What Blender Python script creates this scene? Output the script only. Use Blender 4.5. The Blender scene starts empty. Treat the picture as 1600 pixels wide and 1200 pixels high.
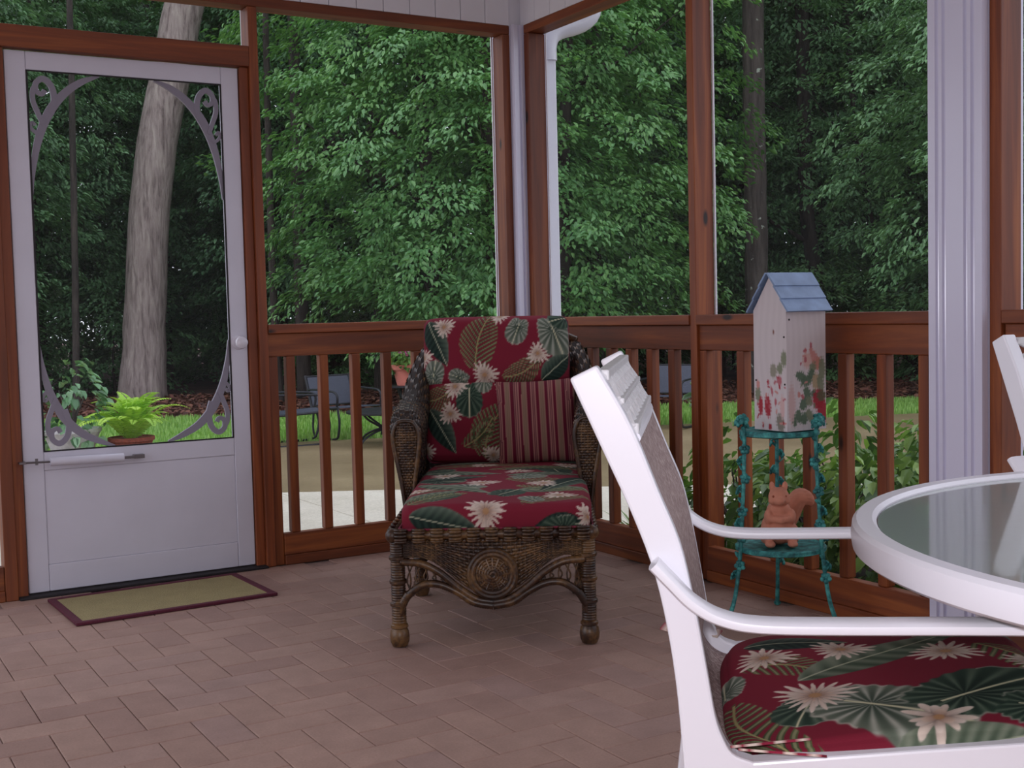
import bpy, bmesh, math, random
import numpy as np
from mathutils import Vector, Matrix

# ------------------------------------------------------------------ camera, sky, light, exposure
scene = bpy.context.scene
COL = scene.collection
CAM = Vector((-2.9307, -4.8081, 1.0303))
YAW, PITCH, ROLL, FPX = 0.53471, 0.05906, -0.02432, 1900.0
_F = Vector((math.sin(YAW)*math.cos(PITCH), math.cos(YAW)*math.cos(PITCH), -math.sin(PITCH)))
_R = Vector((math.cos(YAW), -math.sin(YAW), 0))
_U = _R.cross(_F)
_R2 = _R*math.cos(ROLL) + _U*math.sin(ROLL)
_U2 = -_R*math.sin(ROLL) + _U*math.cos(ROLL)
cd = bpy.data.cameras.new('camera')
cam = bpy.data.objects.new('camera', cd); COL.objects.link(cam)
M3 = Matrix((_R2, _U2, -_F)).transposed()
cam.matrix_world = Matrix.Translation(CAM) @ M3.to_4x4()
cd.sensor_fit = 'HORIZONTAL'; cd.sensor_width = 36.0; cd.lens = FPX/1600*36.0
cd.clip_start = 0.05; cd.clip_end = 300
scene.camera = cam

world = bpy.data.worlds.new('world'); scene.world = world; world.use_nodes = True
bg = world.node_tree.nodes['Background']
bg.inputs['Color'].default_value = (0.84, 0.88, 1.0, 1); bg.inputs['Strength'].default_value = 1.3   # overcast sky

fl = bpy.data.lights.new('camera_flash', 'POINT'); fl.energy = 42; fl.color = (0.93, 0.92, 1.0); fl.shadow_soft_size = 0.02
flo = bpy.data.objects.new('camera_flash', fl); COL.objects.link(flo)
flo.location = CAM + _U2*0.05 - _R2*0.035 + _F*0.02

vs = scene.view_settings
vs.view_transform = 'Standard'; vs.look = 'None'; vs.gamma = 1.0; vs.use_curve_mapping = False
vs.exposure = 0.55

# ------------------------------------------------------------------ helpers
rnd = random.Random(7)
R = math.radians

def C(r, g, b):
    f = lambda v: (v/255/12.92) if v/255 <= 0.04045 else ((v/255+0.055)/1.055)**2.4
    return (f(r), f(g), f(b), 1.0)

class MB:
    def __init__(s): s.v = []; s.f = []
    def add(s, vs_, fs_):
        o = len(s.v); s.v += [tuple(map(float, a)) for a in vs_]; s.f += [tuple(i+o for i in a) for a in fs_]; return s
    def box(s, x0, x1, y0, y1, z0, z1):
        return s.add([(x0,y0,z0),(x1,y0,z0),(x1,y1,z0),(x0,y1,z0),(x0,y0,z1),(x1,y0,z1),(x1,y1,z1),(x0,y1,z1)],
                     [(0,3,2,1),(4,5,6,7),(0,1,5,4),(1,2,6,5),(2,3,7,6),(3,0,4,7)])
    def bar(s, a, b, w, h, up=(0,0,1)):
        a = Vector(a); b = Vector(b); d = (b-a).normalized(); u = Vector(up)
        if abs(d.dot(u)) > .98: u = Vector((0,1,0))
        r = d.cross(u).normalized(); u = r.cross(d).normalized()
        vv = []
        for p in (a, b):
            for sx, sy in ((-1,-1),(1,-1),(1,1),(-1,1)): vv.append(p + r*sx*w/2 + u*sy*h/2)
        return s.add(vv, [(0,1,2,3),(7,6,5,4),(0,4,5,1),(1,5,6,2),(2,6,7,3),(3,7,4,0)])
    def tube(s, pts, rad, seg=8, sy=1.0, cap=True, up=None, closed=False):
        P = [Vector(p) for p in pts]; n = len(P)
        rs = rad if hasattr(rad, '__len__') else [rad]*n
        rings = []; prev = None
        for i in range(n):
            if closed: t = P[(i+1) % n]-P[i-1]
            else: t = (P[min(i+1, n-1)]-P[max(i-1, 0)])
            t.normalize()
            if up is not None:
                r = t.cross(Vector(up))
                if r.length < 1e-4: r = prev if prev else Vector((1,0,0))
                r.normalize()
            elif prev is None:
                a = Vector((0,0,1)) if abs(t.z) < .9 else Vector((1,0,0)); r = t.cross(a).normalized()
            else:
                r = (prev - t*prev.dot(t)).normalized()
            prev = r; u = r.cross(t).normalized()
            rings.append([P[i] + r*math.cos(2*math.pi*k/seg)*rs[i] + u*math.sin(2*math.pi*k/seg)*rs[i]*sy for k in range(seg)])
        vv = [q for ring in rings for q in ring]; ff = []
        m = n if closed else n-1
        for i in range(m):
            j = (i+1) % n
            for k in range(seg):
                l = (k+1) % seg
                ff.append((i*seg+k, i*seg+l, j*seg+l, j*seg+k))
        if cap and not closed:
            ff.append(tuple(range(seg))[::-1]); ff.append(tuple((n-1)*seg+k for k in range(seg)))
        return s.add(vv, ff)
    def lathe(s, prof, seg=24, c=(0,0,0), cap=True):
        vv = []; ff = []; n = len(prof)
        for r, z in prof:
            for k in range(seg):
                a = 2*math.pi*k/seg; vv.append((c[0]+r*math.cos(a), c[1]+r*math.sin(a), c[2]+z))
        for i in range(n-1):
            for k in range(seg):
                l = (k+1) % seg; ff.append((i*seg+k, i*seg+l, (i+1)*seg+l, (i+1)*seg+k))
        if cap:
            ff.append(tuple(range(seg))[::-1]); ff.append(tuple((n-1)*seg+k for k in range(seg)))
        return s.add(vv, ff)
    def ellipsoid(s, c, r, seg=12, rings=8, rot=None):
        vv = []; ff = []; c = Vector(c)
        for i in range(rings+1):
            t = math.pi*i/rings
            for k in range(seg):
                a = 2*math.pi*k/seg
                q = Vector((r[0]*math.sin(t)*math.cos(a), r[1]*math.sin(t)*math.sin(a), -r[2]*math.cos(t)))
                if rot is not None: q = rot @ q
                vv.append(c+q)
        for i in range(rings):
            for k in range(seg):
                l = (k+1) % seg; ff.append((i*seg+k, i*seg+l, (i+1)*seg+l, (i+1)*seg+k))
        return s.add(vv, ff)
    def prism(s, poly, axis, a, b):
        # poly: list of 2D points, extruded along axis between a and b (other axes keep cyclic order)
        n = len(poly)
        def P(q, t):
            if axis == 'y': return (q[0], t, q[1])
            if axis == 'x': return (t, q[0], q[1])
            return (q[0], q[1], t)
        vv = [P(q, a) for q in poly]+[P(q, b) for q in poly]
        ff = [tuple(range(n)), tuple(range(2*n-1, n-1, -1))]
        for i in range(n):
            j = (i+1) % n; ff.append((j, i, n+i, n+j))
        return s.add(vv, ff)

def obj(name, mb, mat, parent=None, smooth=False, bevel=0, loc=None, fix=True, kind=None):
    if isinstance(mb, MB):
        me = bpy.data.meshes.new(name); me.from_pydata(mb.v, [], mb.f)
        if fix:
            bm = bmesh.new(); bm.from_mesh(me); bmesh.ops.recalc_face_normals(bm, faces=bm.faces); bm.to_mesh(me); bm.free()
        me.update()
    else: me = mb
    if mat is not None and not me.materials: me.materials.append(mat)
    if smooth:
        me.polygons.foreach_set('use_smooth', [True]*len(me.polygons))
        if smooth != 'all':
            try: me.set_sharp_from_angle(angle=R(40))
            except Exception: pass
    o = bpy.data.objects.new(name, me); COL.objects.link(o)
    if parent is not None: o.parent = parent
    if loc is not None: o.location = loc
    if bevel:
        m = o.modifiers.new('bevel', 'BEVEL'); m.width = bevel; m.segments = 2; m.limit_method = 'ANGLE'; m.angle_limit = R(40)
    if kind: o['kind'] = kind
    return o

def tag(o, label, cat, group=None, kind=None):
    o['label'] = label; o['category'] = cat
    if group: o['group'] = group
    if kind: o['kind'] = kind
    return o

def thing(name, label, cat, loc=(0,0,0), rz=0, group=None, kind=None):
    o = bpy.data.objects.new(name, None); COL.objects.link(o); o.empty_display_size = .1
    o.location = loc; o.rotation_euler = (0, 0, rz)
    return tag(o, label, cat, group, kind)

def copy_tree(o, parent=None):
    c = o.copy(); COL.objects.link(c); c.parent = parent
    for ch in list(o.children): copy_tree(ch, c)
    return c

def np_mesh(name, V, F):
    # V (n,3), F (m,k) same k
    me = bpy.data.meshes.new(name); V = np.asarray(V, np.float32); F = np.asarray(F, np.int32)
    k = F.shape[1]
    me.vertices.add(len(V)); me.vertices.foreach_set('co', V.ravel())
    me.loops.add(F.size); me.loops.foreach_set('vertex_index', F.ravel())
    me.polygons.add(len(F)); me.polygons.foreach_set('loop_start', np.arange(0, F.size, k, dtype=np.int32))
    me.polygons.foreach_set('loop_total', np.full(len(F), k, np.int32))
    me.update(calc_edges=True); me.validate()
    return me

def spline(pts, n):
    P = np.array(pts, float); m = len(P); out = []
    Q = np.vstack([2*P[0]-P[1], P, 2*P[-1]-P[-2]])
    for t in np.linspace(0, m-1, n):
        i = min(int(t), m-2); f = t-i
        a, b, c, d = Q[i], Q[i+1], Q[i+2], Q[i+3]
        out.append(.5*((2*b)+(-a+c)*f+(2*a-5*b+4*c-d)*f*f+(-a+3*b-3*c+d)*f**3))
    return np.array(out)

# ------------------------------------------------------------------ materials
MATS = {}
def new_mat(name):
    m = bpy.data.materials.new(name); m.use_nodes = True
    nt = m.node_tree; b = nt.nodes['Principled BSDF']; MATS[name] = m
    return m, nt, b, nt.nodes, nt.links

def ramp(nt, fac, stops):
    n = nt.nodes.new('ShaderNodeValToRGB'); e = n.color_ramp.elements
    while len(e) < len(stops): e.new(.5)
    for i, (p, c) in enumerate(stops): e[i].position = p; e[i].color = c
    nt.links.new(fac, n.inputs['Fac']); return n.outputs['Color']

def coords(nt, scale=(1,1,1), kind='Object', rand=False):
    t = nt.nodes.new('ShaderNodeTexCoord'); m = nt.nodes.new('ShaderNodeMapping'); m.inputs['Scale'].default_value = scale
    nt.links.new(t.outputs[kind], m.inputs['Vector'])
    if rand:
        oi = nt.nodes.new('ShaderNodeObjectInfo'); mm = nt.nodes.new('ShaderNodeMath'); mm.operation = 'MULTIPLY'; mm.inputs[1].default_value = 37.0
        nt.links.new(oi.outputs['Random'], mm.inputs[0])
        nt.links.new(mm.outputs[0], m.inputs['Location'])
    return m.outputs['Vector']

def noise(nt, vec, scale, detail=4, rough=.5, dist=0):
    n = nt.nodes.new('ShaderNodeTexNoise'); n.inputs['Scale'].default_value = scale; n.inputs['Detail'].default_value = detail
    n.inputs['Roughness'].default_value = rough; n.inputs['Distortion'].default_value = dist
    nt.links.new(vec, n.inputs['Vector']); return n.outputs['Fac']

def mixc(nt, fac, a, b, mode='MIX'):
    n = nt.nodes.new('ShaderNodeMix'); n.data_type = 'RGBA'; n.blend_type = mode
    for s, v in ((0, fac), (6, a), (7, b)):
        if hasattr(v, 'is_linked'): nt.links.new(v, n.inputs[s])
        else: n.inputs[s].default_value = v
    return n.outputs[2]

def bump(nt, h, strength=.3, dist=.005):
    n = nt.nodes.new('ShaderNodeBump'); n.inputs['Strength'].default_value = strength; n.inputs['Distance'].default_value = dist
    nt.links.new(h, n.inputs['Height']); return n.outputs['Normal']

def simple(name, col, rough=.5, metal=0, nscale=0, var=.15, bstr=0, spec=None, coat=0):
    m, nt, b, N, L = new_mat(name)
    b.inputs['Roughness'].default_value = rough; b.inputs['Metallic'].default_value = metal
    if spec is not None: b.inputs['Specular IOR Level'].default_value = spec
    if coat: b.inputs['Coat Weight'].default_value = coat
    if nscale:
        v = coords(nt, rand=False); f = noise(nt, v, nscale)
        d = tuple(c*(1-var) for c in col[:3])+(1,); l = tuple(min(1, c*(1+var)) for c in col[:3])+(1,)
        L.new(ramp(nt, f, [(.3, d), (.7, l)]), b.inputs['Base Color'])
        if bstr: L.new(bump(nt, f, bstr), b.inputs['Normal'])
    else: b.inputs['Base Color'].default_value = col
    return m

def wood(name, axis, c0, c1, c2, rough=.55):
    m, nt, b, N, L = new_mat(name)
    s = [22, 22, 22]; s[axis] = 1.1
    v = coords(nt, tuple(s), rand=True)
    f = noise(nt, v, 1.0, 6, .6, .6)
    base = ramp(nt, f, [(.25, c0), (.5, c1), (.75, c2)])
    ks = [11, 11, 11]; ks[axis] = 4.2
    kv = coords(nt, tuple(ks), rand=True)
    vo = N.new('ShaderNodeTexVoronoi'); vo.inputs['Scale'].default_value = .8; L.new(kv, vo.inputs['Vector'])
    kn = ramp(nt, vo.outputs['Distance'], [(.07, (1,1,1,1)), (.13, (0,0,0,1))])
    kn2 = N.new('ShaderNodeRGBToBW'); L.new(kn, kn2.inputs[0])
    oi = N.new('ShaderNodeObjectInfo')
    hv = ramp(nt, oi.outputs['Random'], [(0, (.78,.78,.78,1)), (1, (1.15,1.12,1.1,1))])
    base = mixc(nt, 1.0, base, hv, 'MULTIPLY')
    L.new(mixc(nt, kn2.outputs[0], base, tuple(c*.18 for c in c0[:3])+(1,)), b.inputs['Base Color'])
    b.inputs['Roughness'].default_value = rough
    L.new(bump(nt, f, .12, .003), b.inputs['Normal'])
    return m
wc = (C(84,38,15), C(120,58,25), C(158,88,38))
WOOD = [wood('cedar_x', 0, *wc), wood('cedar_y', 1, *wc), wood('cedar_z', 2, *wc)]

M_white = simple('white_vinyl', C(226,224,232), .35, nscale=3, var=.03)
M_col = simple('white_column', C(216,214,234), .22)
M_door = simple('door_paint', C(206,203,216), .45, nscale=6, var=.03, bstr=.02)
M_scroll = simple('scroll_paint', C(132,126,140), .5)
M_dark = simple('dark_gap', C(28,22,26), .7)
M_alu = simple('white_powdercoat', C(238,236,244), .3, nscale=0)
M_cast = simple('cast_white', C(214,212,214), .4, nscale=60, var=.08, bstr=.1)
M_chrome = simple('grey_metal', C(120,115,118), .35, .8)
M_knob = simple('knob_white', C(215,210,220), .2)
M_iron = simple('black_iron', C(34,34,40), .5, .3)
M_sling_o = simple('outdoor_sling', C(62,66,80), .6, nscale=80, var=.2)
M_terra = simple('terracotta', C(198,130,106), .85, nscale=25, var=.1, bstr=.1)
M_stone = simple('stone_planter', C(190,188,190), .9, nscale=30, var=.15, bstr=.2)
M_pot = simple('pink_clay', C(205,120,105), .8, nscale=20, var=.1)
M_brickpot = simple('brick_pot', C(125,62,48), .9, nscale=60, var=.3, bstr=.3)
M_soil = simple('soil', C(50,36,28), 1, nscale=50, var=.4)
M_grout = simple('floor_sand', C(146,120,112), .95, nscale=40, var=.2)
M_maroon = simple('maroon_binding', C(84,24,44), .85, nscale=200, var=.2)
M_wall = simple('house_wall', C(214,208,200), .7, nscale=3, var=.04)
M_ceil = simple('ceiling_paint', C(226,226,230), .7)
M_roofblue = None

def paver_mat():
    m, nt, b, N, L = new_mat('brick_paver')
    oi = N.new('ShaderNodeObjectInfo'); g = N.new('ShaderNodeNewGeometry')
    ad = N.new('ShaderNodeMath'); ad.operation = 'ADD'; L.new(oi.outputs['Random'], ad.inputs[0]); L.new(g.outputs['Random Per Island'], ad.inputs[1])
    fr = N.new('ShaderNodeMath'); fr.operation = 'FRACT'; L.new(ad.outputs[0], fr.inputs[0])
    base = ramp(nt, fr.outputs[0], [(0, C(156,124,113)), (.4, C(163,131,118)), (.75, C(169,137,124)), (1, C(159,129,120))])
    v = coords(nt, kind='Generated'); t = N.new('ShaderNodeNewGeometry')
    f = noise(nt, t.outputs['Position'], 9, 5, .6); f2 = noise(nt, t.outputs['Position'], 160, 3, .6)
    c = mixc(nt, .7, base, ramp(nt, f, [(.3, (.8,.78,.78,1)), (.7, (1.08,1.08,1.08,1))]), 'MULTIPLY')
    c = mixc(nt, .6, c, ramp(nt, f2, [(.3, (.82,.82,.82,1)), (.7, (1.1,1.1,1.1,1))]), 'MULTIPLY')
    L.new(c, b.inputs['Base Color']); b.inputs['Roughness'].default_value = .7
    L.new(bump(nt, f2, .15, .002), b.inputs['Normal'])
    return m
M_paver = paver_mat()

def leaf_mat(name, cols, rough=.45, trans=.25):
    m, nt, b, N, L = new_mat(name)
    g = N.new('ShaderNodeNewGeometry'); oi = N.new('ShaderNodeObjectInfo')
    n = len(cols)
    base = ramp(nt, g.outputs['Random Per Island'], [(i/(n-1), c) for i, c in enumerate(cols)])
    hv = ramp(nt, oi.outputs['Random'], [(0, (.80,.86,.92,1)), (.5, (1,1,1,1)), (1, (1.12,1.08,.92,1))])
    c = mixc(nt, 1.0, base, hv, 'MULTIPLY')
    L.new(c, b.inputs['Base Color']); b.inputs['Roughness'].default_value = rough
    tr = N.new('ShaderNodeBsdfTranslucent'); L.new(mixc(nt, 1.0, c, (1.1,1.2,.6,1), 'MULTIPLY'), tr.inputs['Color'])
    mx = N.new('ShaderNodeMixShader'); mx.inputs[0].default_value = trans
    out = N['Material Output']; L.new(b.outputs[0], mx.inputs[1]); L.new(tr.outputs[0], mx.inputs[2]); L.new(mx.outputs[0], out.inputs['Surface'])
    return m
M_leaf = leaf_mat('forest_leaf', [C(80,116,78), C(102,142,98), C(128,168,120), C(90,130,90)], .3)
M_leaf2 = leaf_mat('bright_leaf', [C(80,126,76), C(102,148,92), C(124,168,106), C(90,138,84)], .3)
M_shrub = leaf_mat('shrub_leaf', [C(64,98,50), C(100,140,66), C(150,184,96), C(80,118,62)], .3)
M_fern = leaf_mat('fern_leaf', [C(150,190,70), C(172,214,84), C(190,224,104)], .5, .35)
M_lir = leaf_mat('striped_grass', [C(90,130,66), C(190,206,140), C(120,156,84)], .45)
M_grass = leaf_mat('lawn_grass', [C(126,170,84), C(146,186,98), C(162,196,112)], .6, .3)
M_litter = leaf_mat('leaf_litter', [C(92,58,50), C(128,78,66), C(150,104,84), C(74,50,46)], .8, .1)

def bark(name, c0, c1, c2, lichen=False):
    m, nt, b, N, L = new_mat(name)
    v = coords(nt, (9, 9, 1.3)); f = noise(nt, v, 1.8, 6, .65, .4)
    c = ramp(nt, f, [(.3, c0), (.5, c1), (.72, c2)])
    if lichen:
        f2 = noise(nt, coords(nt, (5,5,5)), 1.6, 3, .5)
        k = ramp(nt, f2, [(.66, (0,0,0,1)), (.70, (1,1,1,1))]); bw = N.new('ShaderNodeRGBToBW'); L.new(k, bw.inputs[0])
        c = mixc(nt, bw.outputs[0], c, C(190,196,180))
    L.new(c, b.inputs['Base Color']); b.inputs['Roughness'].default_value = .9
    L.new(bump(nt, f, .8, .04), b.inputs['Normal'])
    return m
M_bark = bark('oak_bark', C(112,96,94), C(172,154,150), C(206,190,182))
M_bark2 = bark('dark_bark', C(40,36,34), C(66,58,54), C(88,78,72))
M_bark3 = bark('lichen_bark', C(62,54,52), C(92,82,78), C(114,104,98), True)

def ground(name, c0, c1, c2, s1, s2, rough=.9, bs=.3):
    m, nt, b, N, L = new_mat(name)
    v = coords(nt); f = noise(nt, v, s1, 5, .6); f2 = noise(nt, v, s2, 4, .6)
    c = mixc(nt, .6, ramp(nt, f, [(.3, c0), (.5, c1), (.7, c2)]), ramp(nt, f2, [(.3, (.7,.7,.7,1)), (.7, (1.2,1.2,1.2,1))]), 'MULTIPLY')
    L.new(c, b.inputs['Base Color']); b.inputs['Roughness'].default_value = rough
    L.new(bump(nt, f2, bs, .01), b.inputs['Normal']); return m
M_conc = ground('pale_concrete', C(186,178,160), C(204,196,180), C(214,208,192), 1.2, 60, .7, .1)
M_conc2 = ground('stained_concrete', C(120,102,74), C(138,120,90), C(156,138,106), .9, 40, .45, .15)
M_lawn = ground('lawn_soil', C(110,146,74), C(130,166,86), C(142,176,98), 3, 50)
M_forest = ground('forest_litter', C(52,34,28), C(84,52,44), C(112,72,60), 1.5, 25)

def wicker_mat():
    m, nt, b, N, L = new_mat('wicker_rattan')
    g = N.new('ShaderNodeNewGeometry')
    f = noise(nt, coords(nt), 9, 3, .6); f2 = noise(nt, coords(nt), 90, 2, .5)
    a = N.new('ShaderNodeMath'); a.operation = 'MULTIPLY_ADD'; L.new(f2, a.inputs[0]); a.inputs[1].default_value = .5; L.new(f, a.inputs[2])
    c = ramp(nt, a.outputs[0], [(.5, C(34,21,15)), (.72, C(58,37,24)), (.92, C(110,80,48))])
    hv = ramp(nt, g.outputs['Random Per Island'], [(0, (.72,.72,.72,1)), (1, (1.2,1.18,1.12,1))])
    L.new(mixc(nt, 1.0, c, hv, 'MULTIPLY'), b.inputs['Base Color']); b.inputs['Roughness'].default_value = .35
    return m
M_wick = wicker_mat()
M_wickcore = simple('wicker_core', C(34,22,16), .8)

def attr_mat(name, rough=.85, weave=900, bs=.15):
    m, nt, b, N, L = new_mat(name)
    a = N.new('ShaderNodeAttribute'); a.attribute_name = 'print'
    L.new(a.outputs['Color'], b.inputs['Base Color']); b.inputs['Roughness'].default_value = rough
    b.inputs['Specular IOR Level'].default_value = .25
    if weave:
        f = noise(nt, coords(nt), weave, 1, .5); L.new(bump(nt, f, bs, .001), b.inputs['Normal'])
    return m
M_print = attr_mat('floral_print')
M_stripe = attr_mat('striped_cloth')
M_paintwood = attr_mat('painted_wood', .7, 120, .1)
M_piping = simple('burgundy_piping', C(112,30,52), .85)

def screen_mat():
    m, nt, b, N, L = new_mat('insect_screen')
    N.remove(b); t = N.new('ShaderNodeBsdfTransparent'); d = N.new('ShaderNodeBsdfDiffuse'); d.inputs['Color'].default_value = C(90,92,96)
    mx = N.new('ShaderNodeMixShader'); mx.inputs[0].default_value = .17
    L.new(t.outputs[0], mx.inputs[1]); L.new(d.outputs[0], mx.inputs[2]); L.new(mx.outputs[0], N['Material Output'].inputs['Surface'])
    return m
M_screen = screen_mat()

def glass_mat():
    m, nt, b, N, L = new_mat('obscure_glass')
    b.inputs['Base Color'].default_value = C(166,180,174); b.inputs['Transmission Weight'].default_value = .35
    b.inputs['Roughness'].default_value = .45; b.inputs['Coat Weight'].default_value = 1.0; b.inputs['Coat Roughness'].default_value = .06
    f = noise(nt, coords(nt), 30, 2, .5); n = bump(nt, f, .05, .002); L.new(n, b.inputs['Coat Normal'])
    return m
M_glass = glass_mat()

def sling_mat():
    m, nt, b, N, L = new_mat('sling_mesh')
    f = noise(nt, coords(nt, (1, 1, .5)), 180, 2, .7)
    L.new(ramp(nt, f, [(.3, C(120,96,94)), (.5, C(158,134,130)), (.7, C(196,178,172))]), b.inputs['Base Color'])
    b.inputs['Roughness'].default_value = .8; L.new(bump(nt, f, .3, .002), b.inputs['Normal']); return m
M_sling = sling_mat()

def mat_field():
    m, nt, b, N, L = new_mat('mat_fibre')
    f = noise(nt, coords(nt), 220, 3, .7); f2 = noise(nt, coords(nt), 12, 2, .5)
    c = ramp(nt, f, [(.3, C(126,114,76)), (.6, C(164,150,106)), (.8, C(186,172,130))])
    L.new(mixc(nt, .5, c, ramp(nt, f2, [(.3, (.85,.85,.85,1)), (.7, (1.1,1.1,1.1,1))]), 'MULTIPLY'), b.inputs['Base Color'])
    b.inputs['Roughness'].default_value = .95; L.new(bump(nt, f, .6, .004), b.inputs['Normal']); return m
M_mat = mat_field()

def verdigris():
    m, nt, b, N, L = new_mat('verdigris')
    f = noise(nt, coords(nt), 40, 4, .6)
    L.new(ramp(nt, f, [(.3, C(24,58,60)), (.48, C(40,116,116)), (.68, C(78,170,164))]), b.inputs['Base Color'])
    b.inputs['Roughness'].default_value = .6; return m
M_verd = verdigris()
M_roofb = simple('blue_shingle', C(126,148,182), .6, nscale=18, var=.18, bstr=.1)

# ------------------------------------------------------------------ boards and porch structure
def board(name, x0, x1, y0, y1, z0, z1, parent, bevel=.003, mat=None):
    c = ((x0+x1)/2, (y0+y1)/2, (z0+z1)/2); d = (x1-x0, y1-y0, z1-z0)
    ax = max(range(3), key=lambda i: d[i])
    mb = MB().box(-d[0]/2, d[0]/2, -d[1]/2, d[1]/2, -d[2]/2, d[2]/2)
    return obj(name, mb, mat or WOOD[ax], parent, bevel=bevel, loc=c)

HR, HB, HC = 1.003, 2.327, 2.75      # rail top, header top, ceiling
ZB = .131                            # bottom rail top

wl = thing('wall_left', 'screened cedar wall with the white screen door and railing', 'wall', kind='structure')
wr = thing('wall_right', 'screened cedar wall with railing behind the birdhouse', 'wall', kind='structure')

def bay(parent, horiz, a, b, bal, la=None, lb=None):
    # railing bay between a and b along the wall (x for left wall, y for right wall); outward is +y / +x
    def bd(name, s0, s1, t0, t1, z0, z1):
        if horiz: return board(name, s0, s1, t0, t1, z0, z1, parent)
        return board(name, t0, t1, s0, s1, z0, z1, parent)
    bd('rail_cap', a, b, -.006, .095, HR-.038, HR)
    bd('top_rail', a, b, .012, .05, HR-.038-.095, HR-.0385)
    a, b = (a if la is None else la), (b if lb is None else lb)
    bd('bottom_rail', a, b, .004, .042, .041, ZB)
    bd('sole_plate', a, b, -.002, .088, 0, .0405)
    for s in bal: bd('baluster', s, s+.038, .012, .05, ZB+.0005, HR-.1335)

# left wall: x < 0, faces -y
bay(wl, True, -1.2400, -.0905, [-1.162+.147*i for i in range(7)], la=-1.199)
bay(wl, True, -4.3, -2.29, [-4.25+.147*i for i in range(13)])
board('stud', -1.279, -1.2405, 0, .089, 0, HB-.04, wl)
board('stud', -1.2400, -1.1995, .012, .089, 0, HR-.134, wl)
board('door_jamb', -1.3165, -1.2795, .018, .089, 0, 2.045, wl)
board('stud', -.0900, -.0525, 0, .089, 0, HB-.04, wl)
board('door_jamb', -2.243, -2.206, .018, .089, 0, 2.045, wl)
board('stud', -2.2885, -2.2435, 0, .089, 0, HB-.04, wl)
board('door_header', -2.243, -1.2795, 0, .06, 2.046, 2.128, wl)
board('header_beam', -4.3, -.0525, 0, .089, HB-.039, HB, wl)
board('door_sill', -2.243, -1.28, -.022, .09, 0, .010, wl, mat=M_dark)
# right wall: x > 0, faces -x
bay(wr, False, -1.191, -.0755, [-.2-.1395*i-.038 for i in range(7)])
bay(wr, False, -2.33, -1.2305, [-1.272-.165*i-.038 for i in range(1, 7)], lb=-1.2700)
bay(wr, False, -4.1, -2.57, [-2.7-.165*i for i in range(8)])
board('stud', 0, .089, -.0750, -.0370, 0, HB-.04, wr)
board('stud', 0, .089, -1.23, -1.1915, 0, HB-.04, wr)
board('stud', .012, .089, -1.2695, -1.2305, 0, HR-.134, wr)
board('stud', 0, .089, -2.338, -2.3295, 0, HB-.04, wr)
board('stud', 0, .089, -2.566, -2.5275, 0, HB-.04, wr)
board('header_beam', 0, .089, -4.1, -.0370, HB-.039, HB, wr)

def fluted(name, parent, x0, x1, y0, y1, z0, z1, depth=.011):
    # square clad post with two pairs of rounded grooves on every face
    prof = []
    gs = [.17, .30, .70, .83]; gw = .035
    def side(p, q, nrm):
        p = Vector(p); q = Vector(q); nrm = Vector(nrm); out = [p]
        for g in gs:
            for t, dd in ((g-gw, 0), (g-gw*.6, .7), (g, 1), (g+gw*.6, .7), (g+gw, 0)):
                out.append(p.lerp(q, t) - nrm*depth*dd)
        return out
    prof += side((x0,y0), (x1,y0), (0,-1)); prof += side((x1,y0), (x1,y1), (1,0))
    prof += side((x1,y1), (x0,y1), (0,1)); prof += side((x0,y1), (x0,y0), (-1,0))
    mb = MB().prism([(p.x, p.y) for p in prof], 'z', z0, z1)
    return obj(name, mb, M_col, parent, smooth=False)
pc = fluted('corner_post', None, -.0520, .115, -.0365, .17, 0, HB)
tag(pc, 'white fluted post in the corner between the two cedar walls', 'post', kind='structure')
pcol = fluted('column', None, -.03, .15, -2.5265, -2.3385, 0, HC)
tag(pcol, 'wide white fluted porch column in the railing', 'column', kind='structure')

# white vertical boards above the headers
for k in range(34):
    board('panel', -4.3+.125*k+.0015, -4.3+.125*(k+1)-.0015, .002, .02, HB+.0005, HC, wl, .002, M_white)
for k in range(33):
    if -.005-.125*k < -2.3 and -.005-.125*(k+1) > -2.6: pass
    board('panel', .002, .02, -.005-.125*(k+1)+.0015, -.005-.125*k-.0015, HB+.0005, HC, wr, .002, M_white)
board('beam_core', -4.3, .09, .0205, .09, HB+.0005, HC, wl, 0, M_white)
board('beam_core', .0205, .09, -4.13, .02, HB+.0005, HC, wr, 0, M_white)

# white screen beads and insect screens on the outer face
def bead(parent, x0, x1, y0, y1, z0, z1): board('screen_bead', x0, x1, y0, y1, z0, z1, parent, 0, M_white)
for x in (-1.2785, -.0985): bead(wl, x, x+.008, .0895, .096, 0, HB)
for y in (-.0835, -1.238, -2.345): bead(wr, .0895, .096, y, y+.008, 0, HB)
def pane(parent, horiz, a, b, z0, z1, t=.0925):
    mb = MB()
    if horiz: mb.add([(a,t,z0),(b,t,z0),(b,t,z1),(a,t,z1)], [(0,1,2,3)])
    else: mb.add([(t,a,z0),(t,b,z0),(t,b,z1),(t,a,z1)], [(0,1,2,3)])
    obj('insect_screen', mb, M_screen, parent, fix=False)
pane(wl, True, -1.27, -.115, .01, HB-.01); pane(wl, True, -2.24, -1.28, 2.12, HB-.01, .08); pane(wl, True, -4.3, -2.25, .01, HB-.01)
pane(wr, False, -1.19, -.05, .01, HB-.01); pane(wr, False, -2.335, -1.235, .01, HB-.01); pane(wr, False, -4.1, -2.57, .01, HB-.01)

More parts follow.
